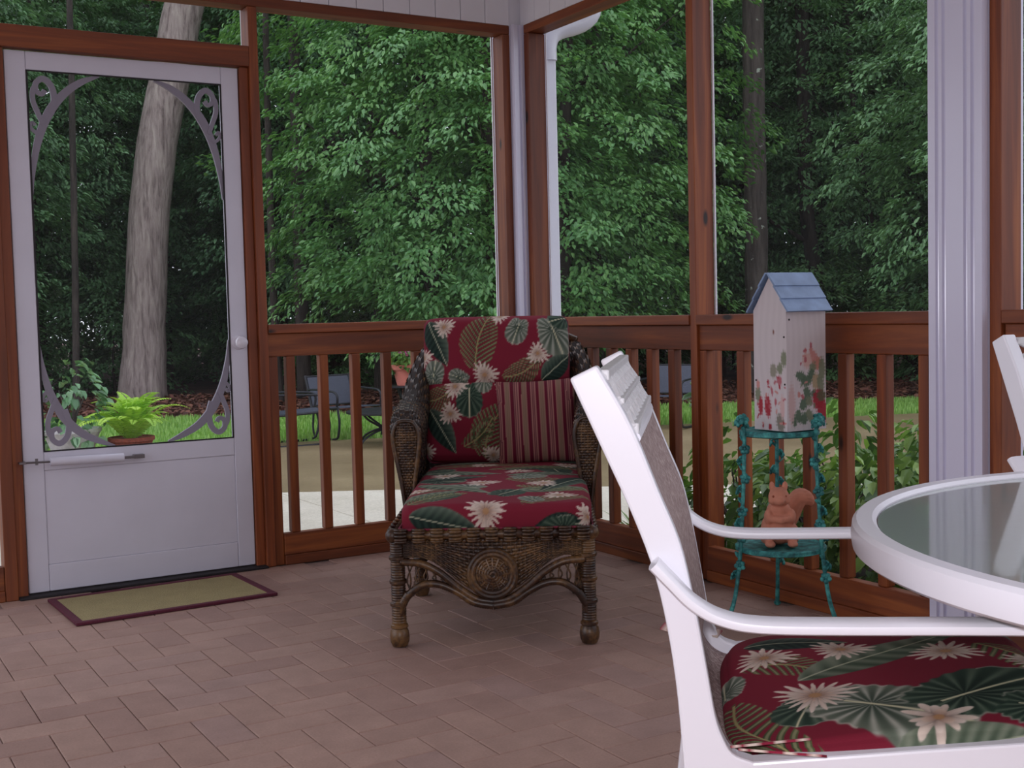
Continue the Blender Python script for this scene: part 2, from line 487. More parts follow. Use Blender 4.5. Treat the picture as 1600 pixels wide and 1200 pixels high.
# ceiling and the house walls behind the camera
o = obj('ceiling', MB().box(-4.6, .25, -7.2, .25, HC+.001, HC+.08), M_ceil); tag(o, 'white porch ceiling above the cedar beams', 'ceiling', kind='structure')
o = obj('wall_back', MB().box(-4.6, .09, -7.2, -7.05, -.12, HC), M_wall); tag(o, 'pale house wall at the back of the porch', 'wall', kind='structure')
o = obj('wall_house', MB().box(-4.6, -4.45, -7.04, -2.5, -.12, HC), M_wall); tag(o, 'pale house wall at the side of the porch', 'wall', kind='structure')

# ------------------------------------------------------------------ floor: herringbone pavers
fl_o = obj('floor', MB().box(-4.6, .12, -7.2, .12, -.12, -.006), M_grout)
tag(fl_o, 'porch floor of tan brick pavers laid in herringbone', 'floor', kind='structure')
U = .1085; FX, FY = -1.770, -1.41
def paver_geo(w, l, g=.0013, ch=.0022):
    mb = MB(); x, y = w/2-g, l/2-g
    top = [(-x+ch,-y+ch,0),(x-ch,-y+ch,0),(x-ch,y-ch,0),(-x+ch,y-ch,0)]
    mid = [(-x,-y,-ch*.8),(x,-y,-ch*.8),(x,y,-ch*.8),(-x,y,-ch*.8)]
    bot = [(-x,-y,-.012),(x,-y,-.012),(x,y,-.012),(-x,y,-.012)]
    ff = [(8,9,10,11)]
    for i in range(4):
        j = (i+1) % 4; ff += [(i, j, 4+j, 4+i), (4+i, 4+j, 8+j, 8+i)]
    mb.add(bot+mid+top, ff); return mb
pav = []
for n in range(-30, 22):
    for j in range(-56, 16):
        if (j-n) % 4 == 0: pav.append((FX+n*U, FY+(j+.5)*U, 'h'))
        if (j-(n-2)) % 4 == 0: pav.append((FX+(n+.5)*U, FY+(j+1)*U, 'v'))
def in_floor(x, y, k):
    a, b = (U, U/2) if k == 'h' else (U/2, U)
    return x-a > -4.58 and x+a < .1 and y-b > -7.0 and y+b < .1
pav = [q for q in pav if in_floor(*q)]
def score(q):
    d = Vector((q[0], q[1], 0))-CAM; z = d.dot(_F)
    if z < .3: return -1
    px = 800+FPX*d.dot(_R2)/z; py = 600-FPX*d.dot(_U2)/z
    if px < -60 or px > 1120 or py > 1260 or py < 0: return -1
    return 1/z
pav.sort(key=score, reverse=True)
mh = mv = None
for x, y, k in pav[:300]:
    if k == 'h':
        if mh is None: ob = obj('brick', paver_geo(2*U, U), M_paver, fl_o, loc=(x, y, 0)); mh = ob.data
        else: ob = obj('brick', mh, None, fl_o, loc=(x, y, 0))
    else:
        if mv is None: ob = obj('brick', paver_geo(U, 2*U), M_paver, fl_o, loc=(x, y, 0)); mv = ob.data
        else: ob = obj('brick', mv, None, fl_o, loc=(x, y, 0))
    ob.location.z = rnd.uniform(-.0006, .0006)
gh, gv = paver_geo(2*U, U), paver_geo(U, 2*U)
mb = MB()
for x, y, k in pav[300:]:
    g = gh if k == 'h' else gv; dz = rnd.uniform(-.0006, .0006)
    mb.add([(a+x, b+y, c+dz) for a, b, c in g.v], g.f)
obj('bricks', mb, M_paver, fl_o, fix=False, kind='stuff')

# ------------------------------------------------------------------ screen door
D0, D1 = -2.202, -1.3195; DY = .03; DT = .032
GX0, GX1, GZ0, GZ1 = -2.128, -1.390, .545, 1.972      # screen opening
door = thing('door_1', 'white screen door with scrolled corner brackets', 'door', loc=((D0+D1)/2, DY, .014), kind='structure')
dx = (D0+D1)/2
def dbox(name, x0, x1, y0, y1, z0, z1, mat=M_door, bevel=.003, parent=door):
    return obj(name, MB().box(x0-dx, x1-dx, y0, y1, z0-.014, z1-.014), mat, parent, bevel=bevel)
dbox('stile', D0, GX0, 0, DT, .014, 2.04); dbox('stile', GX1, D1, 0, DT, .014, 2.04)
dbox('top_rail', GX0+.0005, GX1-.0005, 0, DT, GZ1, 2.04)
dbox('lock_rail', GX0+.0005, GX1-.0005, 0, DT, .475, GZ0)
dbox('bottom_rail', GX0+.0005, GX1-.0005, 0, DT, .014, .115)
dbox('kick_panel', GX0+.0005, GX1-.0005, .004, DT-.006, .1155, .4745, bevel=.002)
dbox('door_sweep', D0, D1, .004, DT, .0005, .0135, M_dark, 0)
mb = MB()
for a in ((GX0, GX0+.006, GZ0, GZ1), (GX1-.006, GX1, GZ0, GZ1), (GX0+.006, GX1-.006, GZ0, GZ0+.005), (GX0+.006, GX1-.006, GZ1-.005, GZ1)):
    mb.box(a[0]-dx, a[1]-dx, -.001, .004, a[2]-.014, a[3]-.014)
obj('screen_gasket', mb, M_dark, door)
obj('insect_screen', MB().add([(GX0-dx,.02,GZ0-.014),(GX1-dx,.02,GZ0-.014),(GX1-dx,.02,GZ1-.014),(GX0-dx,.02,GZ1-.014)], [(0,1,2,3)]), M_screen, door, fix=False)

def ribbon(mb, pts, widths, t0, t1, n=28):
    # flat plate following a 2D path in the x-z plane, thickness t0..t1 in y
    P = spline(pts, n); W = np.interp(np.linspace(0, 1, n), np.linspace(0, 1, len(widths)), widths)
    T = np.gradient(P, axis=0); T /= np.linalg.norm(T, axis=1)[:, None]+1e-9; Nn = np.c_[-T[:, 1], T[:, 0]]
    A = P+Nn*W[:, None]/2; B = P-Nn*W[:, None]/2
    vv = []; ff = []
    for i in range(n): vv += [(A[i,0], t0, A[i,1]), (B[i,0], t0, B[i,1]), (B[i,0], t1, B[i,1]), (A[i,0], t1, A[i,1])]
    for i in range(n-1):
        a = 4*i; b = a+4
        for k in range(4): l = (k+1) % 4; ff.append((a+k, a+l, b+l, b+k))
    ff += [(0,1,2,3), (4*n-1, 4*n-2, 4*n-3, 4*n-4)]
    mb.add(vv, ff)
def scroll(cx, cz, sx, sz, H=.46, W=.265):
    # corner bracket: corner at (cx,cz); sx, sz point into the opening
    mb = MB(); F = lambda pts: [(cx+sx*a-dx, cz+sz*b-.014) for a, b in pts]
    ribbon(mb, F([(.004, H), (.012, H*.8), (.036, H*.55), (.078, H*.33), (.135, H*.17), (.20, .03), (W, .004)]), [.008, .018, .028, .034, .030, .024, .008], .006, .018, 40)
    ribbon(mb, F([(.085, .155), (.098, .105), (.090, .055), (.062, .028), (.036, .045), (.036, .075), (.056, .085), (.066, .07)]), [.022, .022, .022, .022, .020, .018, .016, .018], .005, .0172, 36)
    ribbon(mb, F([(.055, .20), (.035, .15), (.022, .11), (.024, .07), (.04, .045)]), [.016, .018, .018, .018, .014], .004, .0164, 24)
    ribbon(mb, F([(.040, .235), (.018, .222), (.008, .205), (.016, .192), (.026, .203)]), [.014, .012, .012, .012, .012], .0045, .0156, 18)
    return obj('scroll_bracket', mb, M_scroll, door)
scroll(GX0, GZ1, 1, -1); scroll(GX1, GZ1, -1, -1); scroll(GX0, GZ0, 1, 1, .40); scroll(GX1, GZ0, -1, 1, .40)
kn = obj('door_knob', MB().lathe([(.002,-.052),(.014,-.051),(.023,-.046),(.026,-.036),(.022,-.026),(.011,-.020),(.010,-.008),(.027,-.006),(.030,0)], 24), M_knob, door, smooth=True)
kn.rotation_euler = (-R(90), 0, 0); kn.location = (-1.356-dx, 0, .934-.014)
for v in kn.data.vertices: pass
kn.rotation_euler = (-R(90), 0, 0)
cl_o = obj('door_closer', MB().tube([(-2.112-dx, -.035, .511-.014), (-1.842-dx, -.035, .505-.014)], .0165, 16), M_door, door, smooth=True)
obj('closer_rod', MB().tube([(-2.2-dx, -.035, .513-.014), (-2.11-dx, -.035, .511-.014)], .004, 8).box(-2.165-dx, -2.155-dx, -.037, -.033, .488, .512), M_chrome, cl_o)
obj('closer_bracket', MB().box(-1.842-dx, -1.80-dx, -.042, -.0305, .485, .495).box(-1.80-dx, -1.76-dx, -.0305, -.0005, .482, .497), M_chrome, cl_o)
obj('hinge_bracket', MB().box(-2.222-dx, -2.198-dx, -.045, -.0005, .495, .503), M_chrome, cl_o)

# doormat
dm = thing('doormat', 'olive fibre doormat with a maroon border in front of the screen door', 'doormat', loc=(-1.79, -.305, .001), rz=R(2.0))
obj('mat_field', MB().box(-.335, .335, -.20, .20, 0, .009), M_mat, dm, bevel=.002)
mb = MB()
for a in ((-.362,.362,-.224,-.1995), (-.362,.362,.1995,.224), (-.362,-.3345,-.1995,.1995), (.3345,.362,-.1995,.1995)): mb.box(*a, 0, .0115)
obj('border', mb, M_maroon, dm, bevel=.003)

# ------------------------------------------------------------------ gutter downspout outside the corner
ds = thing('downspout', 'white gutter downspout outside the corner post', 'downspout', loc=(.212, .105, -.12))
obj('pipe', MB().box(-.037, .037, -.028, .028, 0, 2.38), M_white, ds, bevel=.008)
pts = spline([(0,0,2.33), (0,0,2.40), (.025,0,2.455), (.08,0,2.49), (.16,0,2.515), (.23,0,2.55), (.262,0,2.60), (.265,0,2.72)], 18)
obj('elbow', MB().tube(pts, [.05]*18, 12, up=(0,1,0)), M_white, ds, smooth=True)
gut = obj('gutter', MB().prism([(.36,2.52),(.50,2.52),(.52,2.62),(.52,2.645),(.36,2.645)], 'y', -4.4, .3), M_white)
tag(gut, 'white eave gutter above the right screened wall', 'gutter', kind='structure')

# ------------------------------------------------------------------ printed cloth (colour attribute painted from motif shapes)
def srgb_lin(c):
    c = np.clip(np.asarray(c, float)/255, 0, 1); return np.where(c <= .04045, c/12.92, ((c+.055)/1.055)**2.4)
def sstep(a, b, x): t = np.clip((x-a)/(b-a), 0, 1); return t*t*(3-2*t)
def lay(col, mask, new): return col*(1-mask[:, None])+np.asarray(new)*mask[:, None] if np.ndim(new) == 1 else col*(1-mask[:, None])+new*mask[:, None]
BURG = np.array([118, 27, 46.])
def loc2(X, Y, cx, cy, ang):
    a = math.radians(ang); x = X-cx; y = Y-cy
    return x*math.cos(a)+y*math.sin(a), -x*math.sin(a)+y*math.cos(a)
def m_flower(col, X, Y, cx, cy, r, n=15, ph=0., ang=0):
    x, y = loc2(X, Y, cx, cy, ang); rr = np.hypot(x, y)/r; th = np.arctan2(y, x)
    for k, (sc, c0, c1) in enumerate(((1.0, (186,164,150), (222,206,192)), (.74, (160,134,122), (226,212,200)), (.46, (150,118,104), (214,190,172)))):
        nn = n-3*k; w = np.abs(np.cos(nn/2*(th+ph+k*.35)))
        jag = .86+.14*np.sin(3*th+k+ph*5)
        edge = sc*jag*(.42+.58*w**1.6)
        m = sstep(edge+.05, edge-.03, rr)
        t = np.clip(rr/sc, 0, 1)[:, None]; sh = (.75+.25*w)[:, None]
        col = lay(col, m, (np.array(c0)*(1-t)+np.array(c1)*t)*sh)
    col = lay(col, sstep(.17, .10, rr), np.array([168,128,92.]))
    return col
def m_heart(col, X, Y, cx, cy, r, ang, dark=False):
    x, y = loc2(X, Y, cx, cy, ang); rr = np.hypot(x, y)/r; th = np.arctan2(y, x)
    edge = .62+.38*np.cos(th/2)**6+.10*np.cos(2*th)-.25*np.exp(-((np.abs(th)-math.pi)/.35)**2)+.02*np.cos(22*th)
    m = sstep(edge+.03, edge-.03, rr)
    v = .5+.5*np.cos(th*17); t = np.clip(rr/edge, 0, 1)
    if dark: a, b, c = np.array([20,36,30.]), np.array([42,62,50.]), np.array([104,118,100.])
    else: a, b, c = np.array([46,60,50.]), np.array([98,106,92.]), np.array([192,190,178.])
    k = (v**2*(.35+.65*(1-np.abs(t-.6)))) [:, None]
    base = a*(1-t[:, None])+b*t[:, None]
    shade = base*(1-.75*k)+c*.75*k
    col = lay(col, m, shade)
    rim = sstep(.06, .0, np.abs(rr-edge))*m*.6
    col = lay(col, rim*(np.sin(th*3+1) > 0), np.array([214,200,186.]))
    col = lay(col, sstep(.03, .01, np.abs(y)/r)*m*(x > -.3*r), np.array([196,192,160.]))
    return col
def m_frond(col, X, Y, x0, y0, x1, y1, w, bend=.12):
    Lh = math.hypot(x1-x0, y1-y0); ang = math.degrees(math.atan2(y1-y0, x1-x0))
    x, y = loc2(X, Y, x0, y0, ang); t = x/Lh
    y = y-bend*Lh*np.sin(np.clip(t, 0, 1)*math.pi)
    ww = w*np.clip(np.sin(np.clip(t*.92+.06, 0, 1)*math.pi), 0, 1)**.6
    m = ((t > 0) & (t < 1.02))*sstep(ww+.002, ww-.002, np.abs(y))
    s = np.cos((x-np.abs(y)*.9)*2*math.pi/max(Lh*.085, .014))
    leaf = sstep(-.45, -.05, s)
    hi = sstep(.45, .9, s)[:, None]; e = (np.abs(y)/(ww+1e-6))[:, None]
    c = np.array([52,60,38.])*(1-e)+np.array([92,98,64.])*e
    c = c*(1-.5*hi)+np.array([178,172,134.])*.5*hi
    col = lay(col, m*leaf, c)
    col = lay(col, sstep(.0035, .0015, np.abs(y))*(t > 0)*(t < 1), np.array([150,142,96.]))
    return col
def m_blade(col, X, Y, x0, y0, x1, y1, w, pale=False):
    Lh = math.hypot(x1-x0, y1-y0); ang = math.degrees(math.atan2(y1-y0, x1-x0))
    x, y = loc2(X, Y, x0, y0, ang); t = np.clip(x/Lh, 0, 1)
    ww = w*np.sin(t**.8*math.pi)**.8+1e-5
    m = ((x > 0) & (x < Lh))*sstep(ww+.002, ww-.002, np.abs(y))
    v = (.5+.5*np.cos((x-np.abs(y)*.6)*2*math.pi/(Lh*.11)))[:, None]
    a, b = ((np.array([62,76,60.]), np.array([132,138,120.])) if pale else (np.array([18,34,30.]), np.array([50,70,58.])))
    e = (np.abs(y)/ww)[:, None]
    c = a*(1-.6*v)+b*.6*v; c = c*(1-.5*e*(y[:, None] > 0))+np.array([150,156,136.])*.5*e*(y[:, None] > 0)
    col = lay(col, m, c)
    return lay(col, sstep(.003, .001, np.abs(y))*m, np.array([160,164,140.]))
def paint(X, Y, motifs, base=BURG):
    col = np.tile(base, (len(X), 1))
    for mo in motifs:
        col = {'f': m_flower, 'h': m_heart, 'r': m_frond, 'b': m_blade}[mo[0]](col, X, Y, *mo[1:])
    return col
def set_print(me, col):
    a = me.color_attributes.new('print', 'FLOAT_COLOR', 'POINT')
    a.data.foreach_set('color', np.c_[srgb_lin(col), np.ones(len(col))].astype(np.float32).ravel())

def cushion(name, w, l, h, nx, ny, colour, mat, parent, puff=.02, rad=.02, wav=.004, rc=.04):
    # rounded box cushion: width w (x), length l (y), thickness h (z, base 0); colour(X,Y) takes unrolled cloth metres
    def prof(size, n):
        half = size/2; side = h*.93; s = np.linspace(-(half+side), half+side, n)
        a = np.abs(s); r = min(rad, side)
        flat = half-r; arc = r*math.pi/2
        p = np.where(a < flat, a, np.where(a < flat+arc, flat+r*np.sin(np.clip((a-flat)/r, 0, math.pi/2)), half))
        dz = np.where(a < flat, 0, np.where(a < flat+arc, r*(1-np.cos(np.clip((a-flat)/r, 0, math.pi/2))), np.minimum(r+(a-flat-arc), side)))
        zp = 1-dz/side
        bulge = np.where(a > flat+arc*.5, .006*np.sin(np.clip(zp, 0, 1)*math.pi), 0)
        return s, np.sign(s)*(p+bulge), np.clip(zp, 0, 1)
    sx, px, zx = prof(w, nx); sy, py, zy = prof(l, ny)
    SX, SY = np.meshgrid(sx, sy); PX, PY = np.meshgrid(px, py); ZX, ZY = np.meshgrid(zx, zy)
    rg = np.random.RandomState(len(name)+nx)
    side = h*.93
    Z = h-side+side*ZX*ZY
    Z = Z+puff*np.clip(1-(2*PX/w)**4, 0, 1)*np.clip(1-(2*PY/l)**4, 0, 1)
    for k in range(5):
        a, b, c, d = rg.uniform(4, 14), rg.uniform(4, 14), rg.uniform(0, 6), rg.uniform(0, 6)
        Z = Z+wav*.5*np.sin(PX*a+c)*np.sin(PY*b+d)*np.clip(ZX*ZY, 0, 1)
    PX, PY = PX*(1-rc*np.abs(2*PY/l)**7), PY*(1-rc*np.abs(2*PX/w)**7)
    V = np.c_[PX.ravel(), PY.ravel(), Z.ravel()]
    idx = np.arange(nx*ny).reshape(ny, nx)
    F = np.stack([idx[:-1, :-1].ravel(), idx[:-1, 1:].ravel(), idx[1:, 1:].ravel(), idx[1:, :-1].ravel()], 1)
    # underside: mirror the boundary inwards
    bd = np.r_[idx[0, :], idx[1:, -1], idx[-1, -2::-1], idx[-2:0:-1, 0]]
    lo = V[bd].copy(); lo[:, 2] = 0; lo[:, :2] *= .985
    V2 = np.vstack([V, lo, [[0, 0, 0]]]); nb = len(bd); o = len(V); cc = len(V2)-1
    k = np.arange(nb); k2 = (k+1) % nb
    Fs = np.stack([bd[k], o+k, o+k2, bd[k2]], 1); Fb = np.stack([o+k, np.full(nb, cc), np.full(nb, cc), o+k2], 1)
    me = bpy.data.meshes.new(name)
    faces = F.tolist()+Fs.tolist()+[(int(a), cc, int(d)) for a, d in zip(o+k, o+k2)]
    me.from_pydata(V2.tolist(), [], faces); me.update()
    col = colour(np.r_[SX.ravel(), SX.ravel()[bd], [0]], np.r_[SY.ravel(), SY.ravel()[bd], [0]])
    set_print(me, col)
    ob = obj(name, me, mat, parent, smooth='all')
    # piping round the upper seam
    return ob
def piping(parent, w, l, z, r, mat=M_piping, c=.03):
    a, b = w/2+.003, l/2+.003; pts = []
    for qx, qy, t0 in ((a-c, b-c, 0), (-a+c, b-c, 90), (-a+c, -b+c, 180), (a-c, -b+c, 270)):
        for k in range(5): t = math.radians(t0+k*22.5); pts.append((qx+c*math.cos(t), qy+c*math.sin(t), z))
    return obj('piping', MB().tube(pts, r, 6, closed=True), mat, parent, smooth=True)

# ------------------------------------------------------------------ wicker helper: real over-under strands
def weave(mb, S, nu, nv, amp=.0025, cover=.8, ribs=True):
    # S(u,v) vectorised -> (n,3); strands run along u, stakes along v
    def frame(u, v):
        e = 1e-3; P = S(u, v); Tu = S(np.clip(u+e, 0, 1), v)-S(np.clip(u-e, 0, 1), v); Tv = S(u, np.clip(v+e, 0, 1))-S(u, np.clip(v-e, 0, 1))
        N = np.cross(Tu, Tv); N /= np.linalg.norm(N, axis=1)[:, None]+1e-12; return P, N
    m = 2*nu+1; uu = np.linspace(0, 1, m)
    ph = np.cos(np.pi*np.arange(m)/1.0*.5*2/2)   # alternates every stake
    for j in range(nv):
        vc = (j+.5)/nv; hv = .5*cover/nv
        s = (1 if j % 2 else -1)*np.cos(np.pi*np.arange(m)/2)
        pts = []
        for dv, ex in ((-hv, 0), (0, amp*.8), (hv, 0)):
            P, N = frame(uu, np.full(m, np.clip(vc+dv, 0, 1))); pts.append(P+N*(s*amp+ex)[:, None])
        vv = np.concatenate(pts); ff = []
        for r_ in range(2):
            for i in range(m-1): ff.append((r_*m+i, r_*m+i+1, (r_+1)*m+i+1, (r_+1)*m+i))
        mb.add(vv.tolist(), ff)
    if ribs:
        n2 = max(4, nv//2); vs_ = np.linspace(0, 1, n2)
        for i in range(nu+1):
            u0 = i/nu; hu = .16/nu; pts = []
            for du, ex in ((-hu, 0), (0, amp*.3), (hu, 0)):
                P, N = frame(np.full(n2, np.clip(u0+du, 0, 1)), vs_); pts.append(P+N*ex)
            vv = np.concatenate(pts); ff = []
            for r_ in range(2):
                for k in range(n2-1): ff.append((r_*n2+k, r_*n2+k+1, (r_+1)*n2+k+1, (r_+1)*n2+k))
            mb.add(vv.tolist(), ff)
def sheet(mb, S, nu, nv, off=0.):
    u, v = np.meshgrid(np.linspace(0, 1, nu+1), np.linspace(0, 1, nv+1)); u = u.ravel(); v = v.ravel()
    e = 1e-3; Tu = S(np.clip(u+e,0,1), v)-S(np.clip(u-e,0,1), v); Tv = S(u, np.clip(v+e,0,1))-S(u, np.clip(v-e,0,1))
    N = np.cross(Tu, Tv); N /= np.linalg.norm(N, axis=1)[:, None]+1e-12
    P = S(u, v)+N*off; w = nu+1
    mb.add(P.tolist(), [(j*w+i, j*w+i+1, (j+1)*w+i+1, (j+1)*w+i) for j in range(nv) for i in range(nu)])
def wrapped(mb, pts, r, n=None, seg=8, step=.007):
    # cane wrapped pole: a tube with fine ring ridges
    P = spline(pts, 60); L = np.linalg.norm(np.diff(P, axis=0), axis=1).sum(); m = max(8, int(L/step)*2)
    P = spline(pts, m); rs = r if hasattr(r, '__len__') else [r, r]
    rr = np.interp(np.linspace(0, 1, m), np.linspace(0, 1, len(rs)), rs)*np.where(np.arange(m) % 2, 1.07, .96)
    mb.tube(P.tolist(), rr.tolist(), seg)

# ------------------------------------------------------------------ wicker chaise (local x right, y towards the corner)
ch = thing('wicker_chaise', 'dark brown wicker chaise longue in the porch corner', 'chaise longue', loc=(-1.096, -1.567, 0), rz=math.atan2(-.532, .847))
HW = .295; LEN = 1.36
def ch_leg(x, y, top=.35):
    mb = MB(); mb.lathe([(.012,0),(.024,.004),(.0295,.018),(.031,.035),(.028,.052),(.020,.062)], 16, (x,y,0))
    prof = [(.020,.06)]; z = .062
    while z < top: prof += [(.0235, z), (.0218, z+.004)]; z += .008
    mb.lathe(prof, 14, (x, y, 0))
    for zz in (.066, .135, .205, .28): mb.lathe([(.0225,zz-.008),(.0275,zz-.004),(.0275,zz+.004),(.0225,zz+.008)], 14, (x,y,0))
    return obj('leg', mb, M_wick, ch, smooth=True)
for x in (-HW, HW):
    for y in (0, .68, LEN-.04): ch_leg(x, y)
# front apron: woven field with scalloped lower edge
def apron_low(x):    # lower edge height of the woven field
    t = np.abs(x)/.27; return .165+.115*sst(t)
def sst(t): t = np.clip((t-.1)/.75, 0, 1); return t*t*(3-2*t)
def S_front(u, v):
    x = -.275+.55*u; lo = apron_low(x); return np.c_[x, np.full_like(x, -.012), lo+(.335-lo)*v]
mb = MB(); weave(mb, S_front, 38, 15, .0034, .86); obj('front_weave', mb, M_wick, ch, smooth='all')
mb = MB(); sheet(mb, S_front, 20, 4, -.006); obj('front_lining', mb, M_wickcore, ch)
mb = MB()
for s in (-1, 1):
    wrapped(mb, [(s*.285,-.014,.268), (s*.22,-.018,.262), (s*.165,-.02,.235), (s*.105,-.02,.185), (s*.05,-.02,.150), (0,-.02,.140)], .0115)
    wrapped(mb, [(s*.288,-.012,.125), (s*.262,-.014,.165), (s*.215,-.016,.196), (s*.165,-.016,.196), (s*.11,-.018,.172), (s*.06,-.02,.140), (0,-.02,.128)], [.013,.0125,.012,.012,.012,.0125,.013])
    wrapped(mb, [(s*.29,-.01,.10), (s*.283,-.012,.14), (s*.262,-.014,.17)], .012)
obj('scalloped_rail', mb, M_wick, ch, smooth='all')
for s in (-1, 1):
    mb = MB()
    for k in range(5):
        x = .268-.026*k; lo = .152+.011*min(k, 3)+.012*(k > 0); hi = .262-.003*k-.006*(k > 2)*k
        mb.tube(spline([(s*x,-.012,lo), (s*(x-.014),-.012,(lo+hi)/2), (s*(x-.004),-.012,hi)], 8).tolist(), .0028, 5)
        mb.tube(spline([(s*(x-.022),-.010,lo+.008), (s*(x-.002),-.010,(lo+hi)/2), (s*(x-.02),-.010,hi-.004)], 8).tolist(), .0028, 5)
    obj('openwork_loops', mb, M_wick, ch, smooth='all', kind='stuff')
mb = MB()   # coiled medallion
for r_ in (.072, .060): mb.tube([(r_*math.cos(t), -.026, .228+r_*math.sin(t)) for t in np.linspace(0, 2*math.pi, 40)[:-1]], .0085, 8, closed=True)
pts = [((.052-.047*t)*math.cos(t*5.5*2*math.pi), -.026-.012*t, .228+(.052-.047*t)*math.sin(t*5.5*2*math.pi)) for t in np.linspace(0, 1, 130)]
mb.tube(pts, .0052, 6)
for k in range(16):
    a = 2*math.pi*k/16; mb.tube([(.012*math.cos(a), -.036, .228+.012*math.sin(a)), (.05*math.cos(a), -.031, .228+.05*math.sin(a))], .0035, 5)
mb.lathe([(.001,0),(.06,0),(.06,.01),(.001,.012)], 24); n0 = len(mb.v)-4*24
mb.v[n0:] = [(x, -.018-z, .228+y) for x, y, z in mb.v[n0:]]
obj('medallion', mb, M_wick, ch, smooth=True)
# braided roll round the seat frame
mb = MB()
def braid(a, b, n, r, out):
    a = Vector(a); b = Vector(b); d = (b-a)/n; out = Vector(out)
    for k in range(n):
        p0 = a+d*(k+.08); p1 = a+d*(k+.92); pm_ = a+d*(k+.5); pa = a+d*(k+.24); pb = a+d*(k+.76)
        for j in range(5):
            th = R(-64+32*j); up = Vector((0, 0, math.sin(th)*r)); bl = out*(math.cos(th)*r*.55+r*.45); bs = out*(math.cos(th)*r*.3)
            mb.tube([tuple(p0+up*.8+bs*.6), tuple(pa+up+bl*.85), tuple(pm_+up+bl), tuple(pb+up+bl*.85), tuple(p1+up*.8+bs*.6)], [.003,.0048,.0052,.0048,.003], 6)
    mb.tube([tuple(a), tuple(b)], r*.75, 8)
braid((-.31, -.012, .350), (.31, -.012, .350), 11, .0205, (0,-1,0))
braid((-.305, .0, .350), (-.305, LEN, .350), 24, .0205, (-1,0,0)); braid((.305, .0, .350), (.305, LEN, .350), 24, .0205, (1,0,0))
for s in (-1, 1): mb.ellipsoid((s*.308, -.010, .350), (.022, .022, .023), 12, 8)
obj('braided_rim', mb, M_wick, ch, smooth='all')
mb = MB(); mb2 = MB()
for s in (-1, 1):
    def S_side(u, v, s=s):
        y = .02+(LEN-.04)*u; lo = .20+.05*np.abs(np.cos(y*math.pi/.68)); return np.c_[np.full_like(y, s*.302), y if s > 0 else y[::1], lo+(.335-lo)*v]
    weave(mb, S_side, 90, 20, .0022); sheet(mb2, S_side, 20, 3, -.004*s)
obj('side_weave', mb, M_wick, ch, smooth='all'); obj('side_lining', mb2, M_wickcore, ch)
obj('seat_deck', MB().box(-.295, .295, -.005, LEN, .33, .352), M_wickcore, ch)
# rolled arms rising into the back wings (teardrop section swept backwards)
def make_arm(s):
    st = np.array([.55, .60, .70, .85, 1.0, 1.12, 1.24, 1.34]); 
    topz = np.array([.655, .692, .700, .705, .725, .790, .860, .905]); cx = np.array([.322, .330, .338, .345, .348, .340, .322, .300]); hwid = np.array([.052, .062, .064, .062, .058, .056, .052, .045])
    botx = np.array([.315, .318, .322, .326, .326, .322, .316, .306])
    def S(u, v):
        y = np.interp(v, np.linspace(0, 1, 8), st); tz = np.interp(v, np.linspace(0, 1, 8), topz); c = np.interp(v, np.linspace(0, 1, 8), cx); hw = np.interp(v, np.linspace(0, 1, 8), hwid); bx = np.interp(v, np.linspace(0, 1, 8), botx)
        th = u*2*np.pi      # 0 at bottom, outward side first
        k = .5-.5*np.cos(th)                        # 0 bottom .. 1 top
        zb = .30; z = zb+(tz-zb)*(k**.9)
        wprof = np.sin(np.clip(k, 0, 1)**1.6*np.pi*.5+0)*np.sqrt(np.clip(1-((np.clip(k, .72, 1)-.72)/.28)**2, 0, 1))
        wd = .012+(hw-.012)*wprof
        side = np.where(u < .5, 1, -1); wd = wd*np.clip(np.abs(np.sin(th))*6, 0, 1)
        x = bx*(1-k)+c*k+side*wd
        return np.c_[s*x, y, z]
    mb = MB(); mb2 = MB()
    if s > 0: Sx = lambda u, v: S(1-u, v)
    else: Sx = S
    weave(mb, lambda u, v: Sx(v, u), 24, 46, .0035, .86)
    sheet(mb2, lambda u, v: Sx(v, u), 20, 36, 0)
    arm = obj('arm', mb, M_wick, ch, smooth='all')
    # front face of the arm, woven between the two edges
    def Sf(u, v):
        k = .02+.96*v; uo = np.arccos(1-2*k)/(2*np.pi); a = S(uo, np.zeros_like(uo)); b = S(1-uo, np.zeros_like(uo))
        w = u if s > 0 else 1-u
        P = b*(1-w)[:, None]+a*w[:, None]; P[:, 1] -= .016*np.sin(np.pi*u)*v; return P
    mf = MB(); weave(mf, Sf, 8, 34, .003, .8)
    obj('arm_front', mf, M_wick, arm, smooth='all')
    sheet(mb2, Sf, 6, 12, -.004); obj('arm_lining', mb2, M_wickcore, arm)
    mr = MB()
    ed = [tuple(S(np.array([t]), np.array([0.]))[0]+np.array([0, -.004, 0])) for t in np.linspace(.02, .98, 40)]
    wrapped(mr, ed, .008); obj('arm_edge', mr, M_wick, arm, smooth='all')
make_arm(-1); make_arm(1)
def S_back(u, v):
    x = -.31+.62*u; z = .33+v*(.59+.04*np.cos((u-.5)*math.pi)); y = 1.16+.20*v+.05*np.cos((u-.5)*math.pi); return np.c_[x, y, z]
mb = MB(); weave(mb, lambda u, v: S_back(1-u, v), 40, 60, .0025); bk = obj('backrest', mb, M_wick, ch, smooth='all')
mb = MB(); sheet(mb, S_back, 14, 8, 0); obj('back_lining', mb, M_wickcore, bk)
mb = MB(); wrapped(mb, [(-.31,1.35,.905), (-.2,1.385,.945), (0,1.41,.96), (.2,1.385,.945), (.31,1.35,.905)], .018); obj('crest_rail', mb, M_wick, bk, smooth='all')

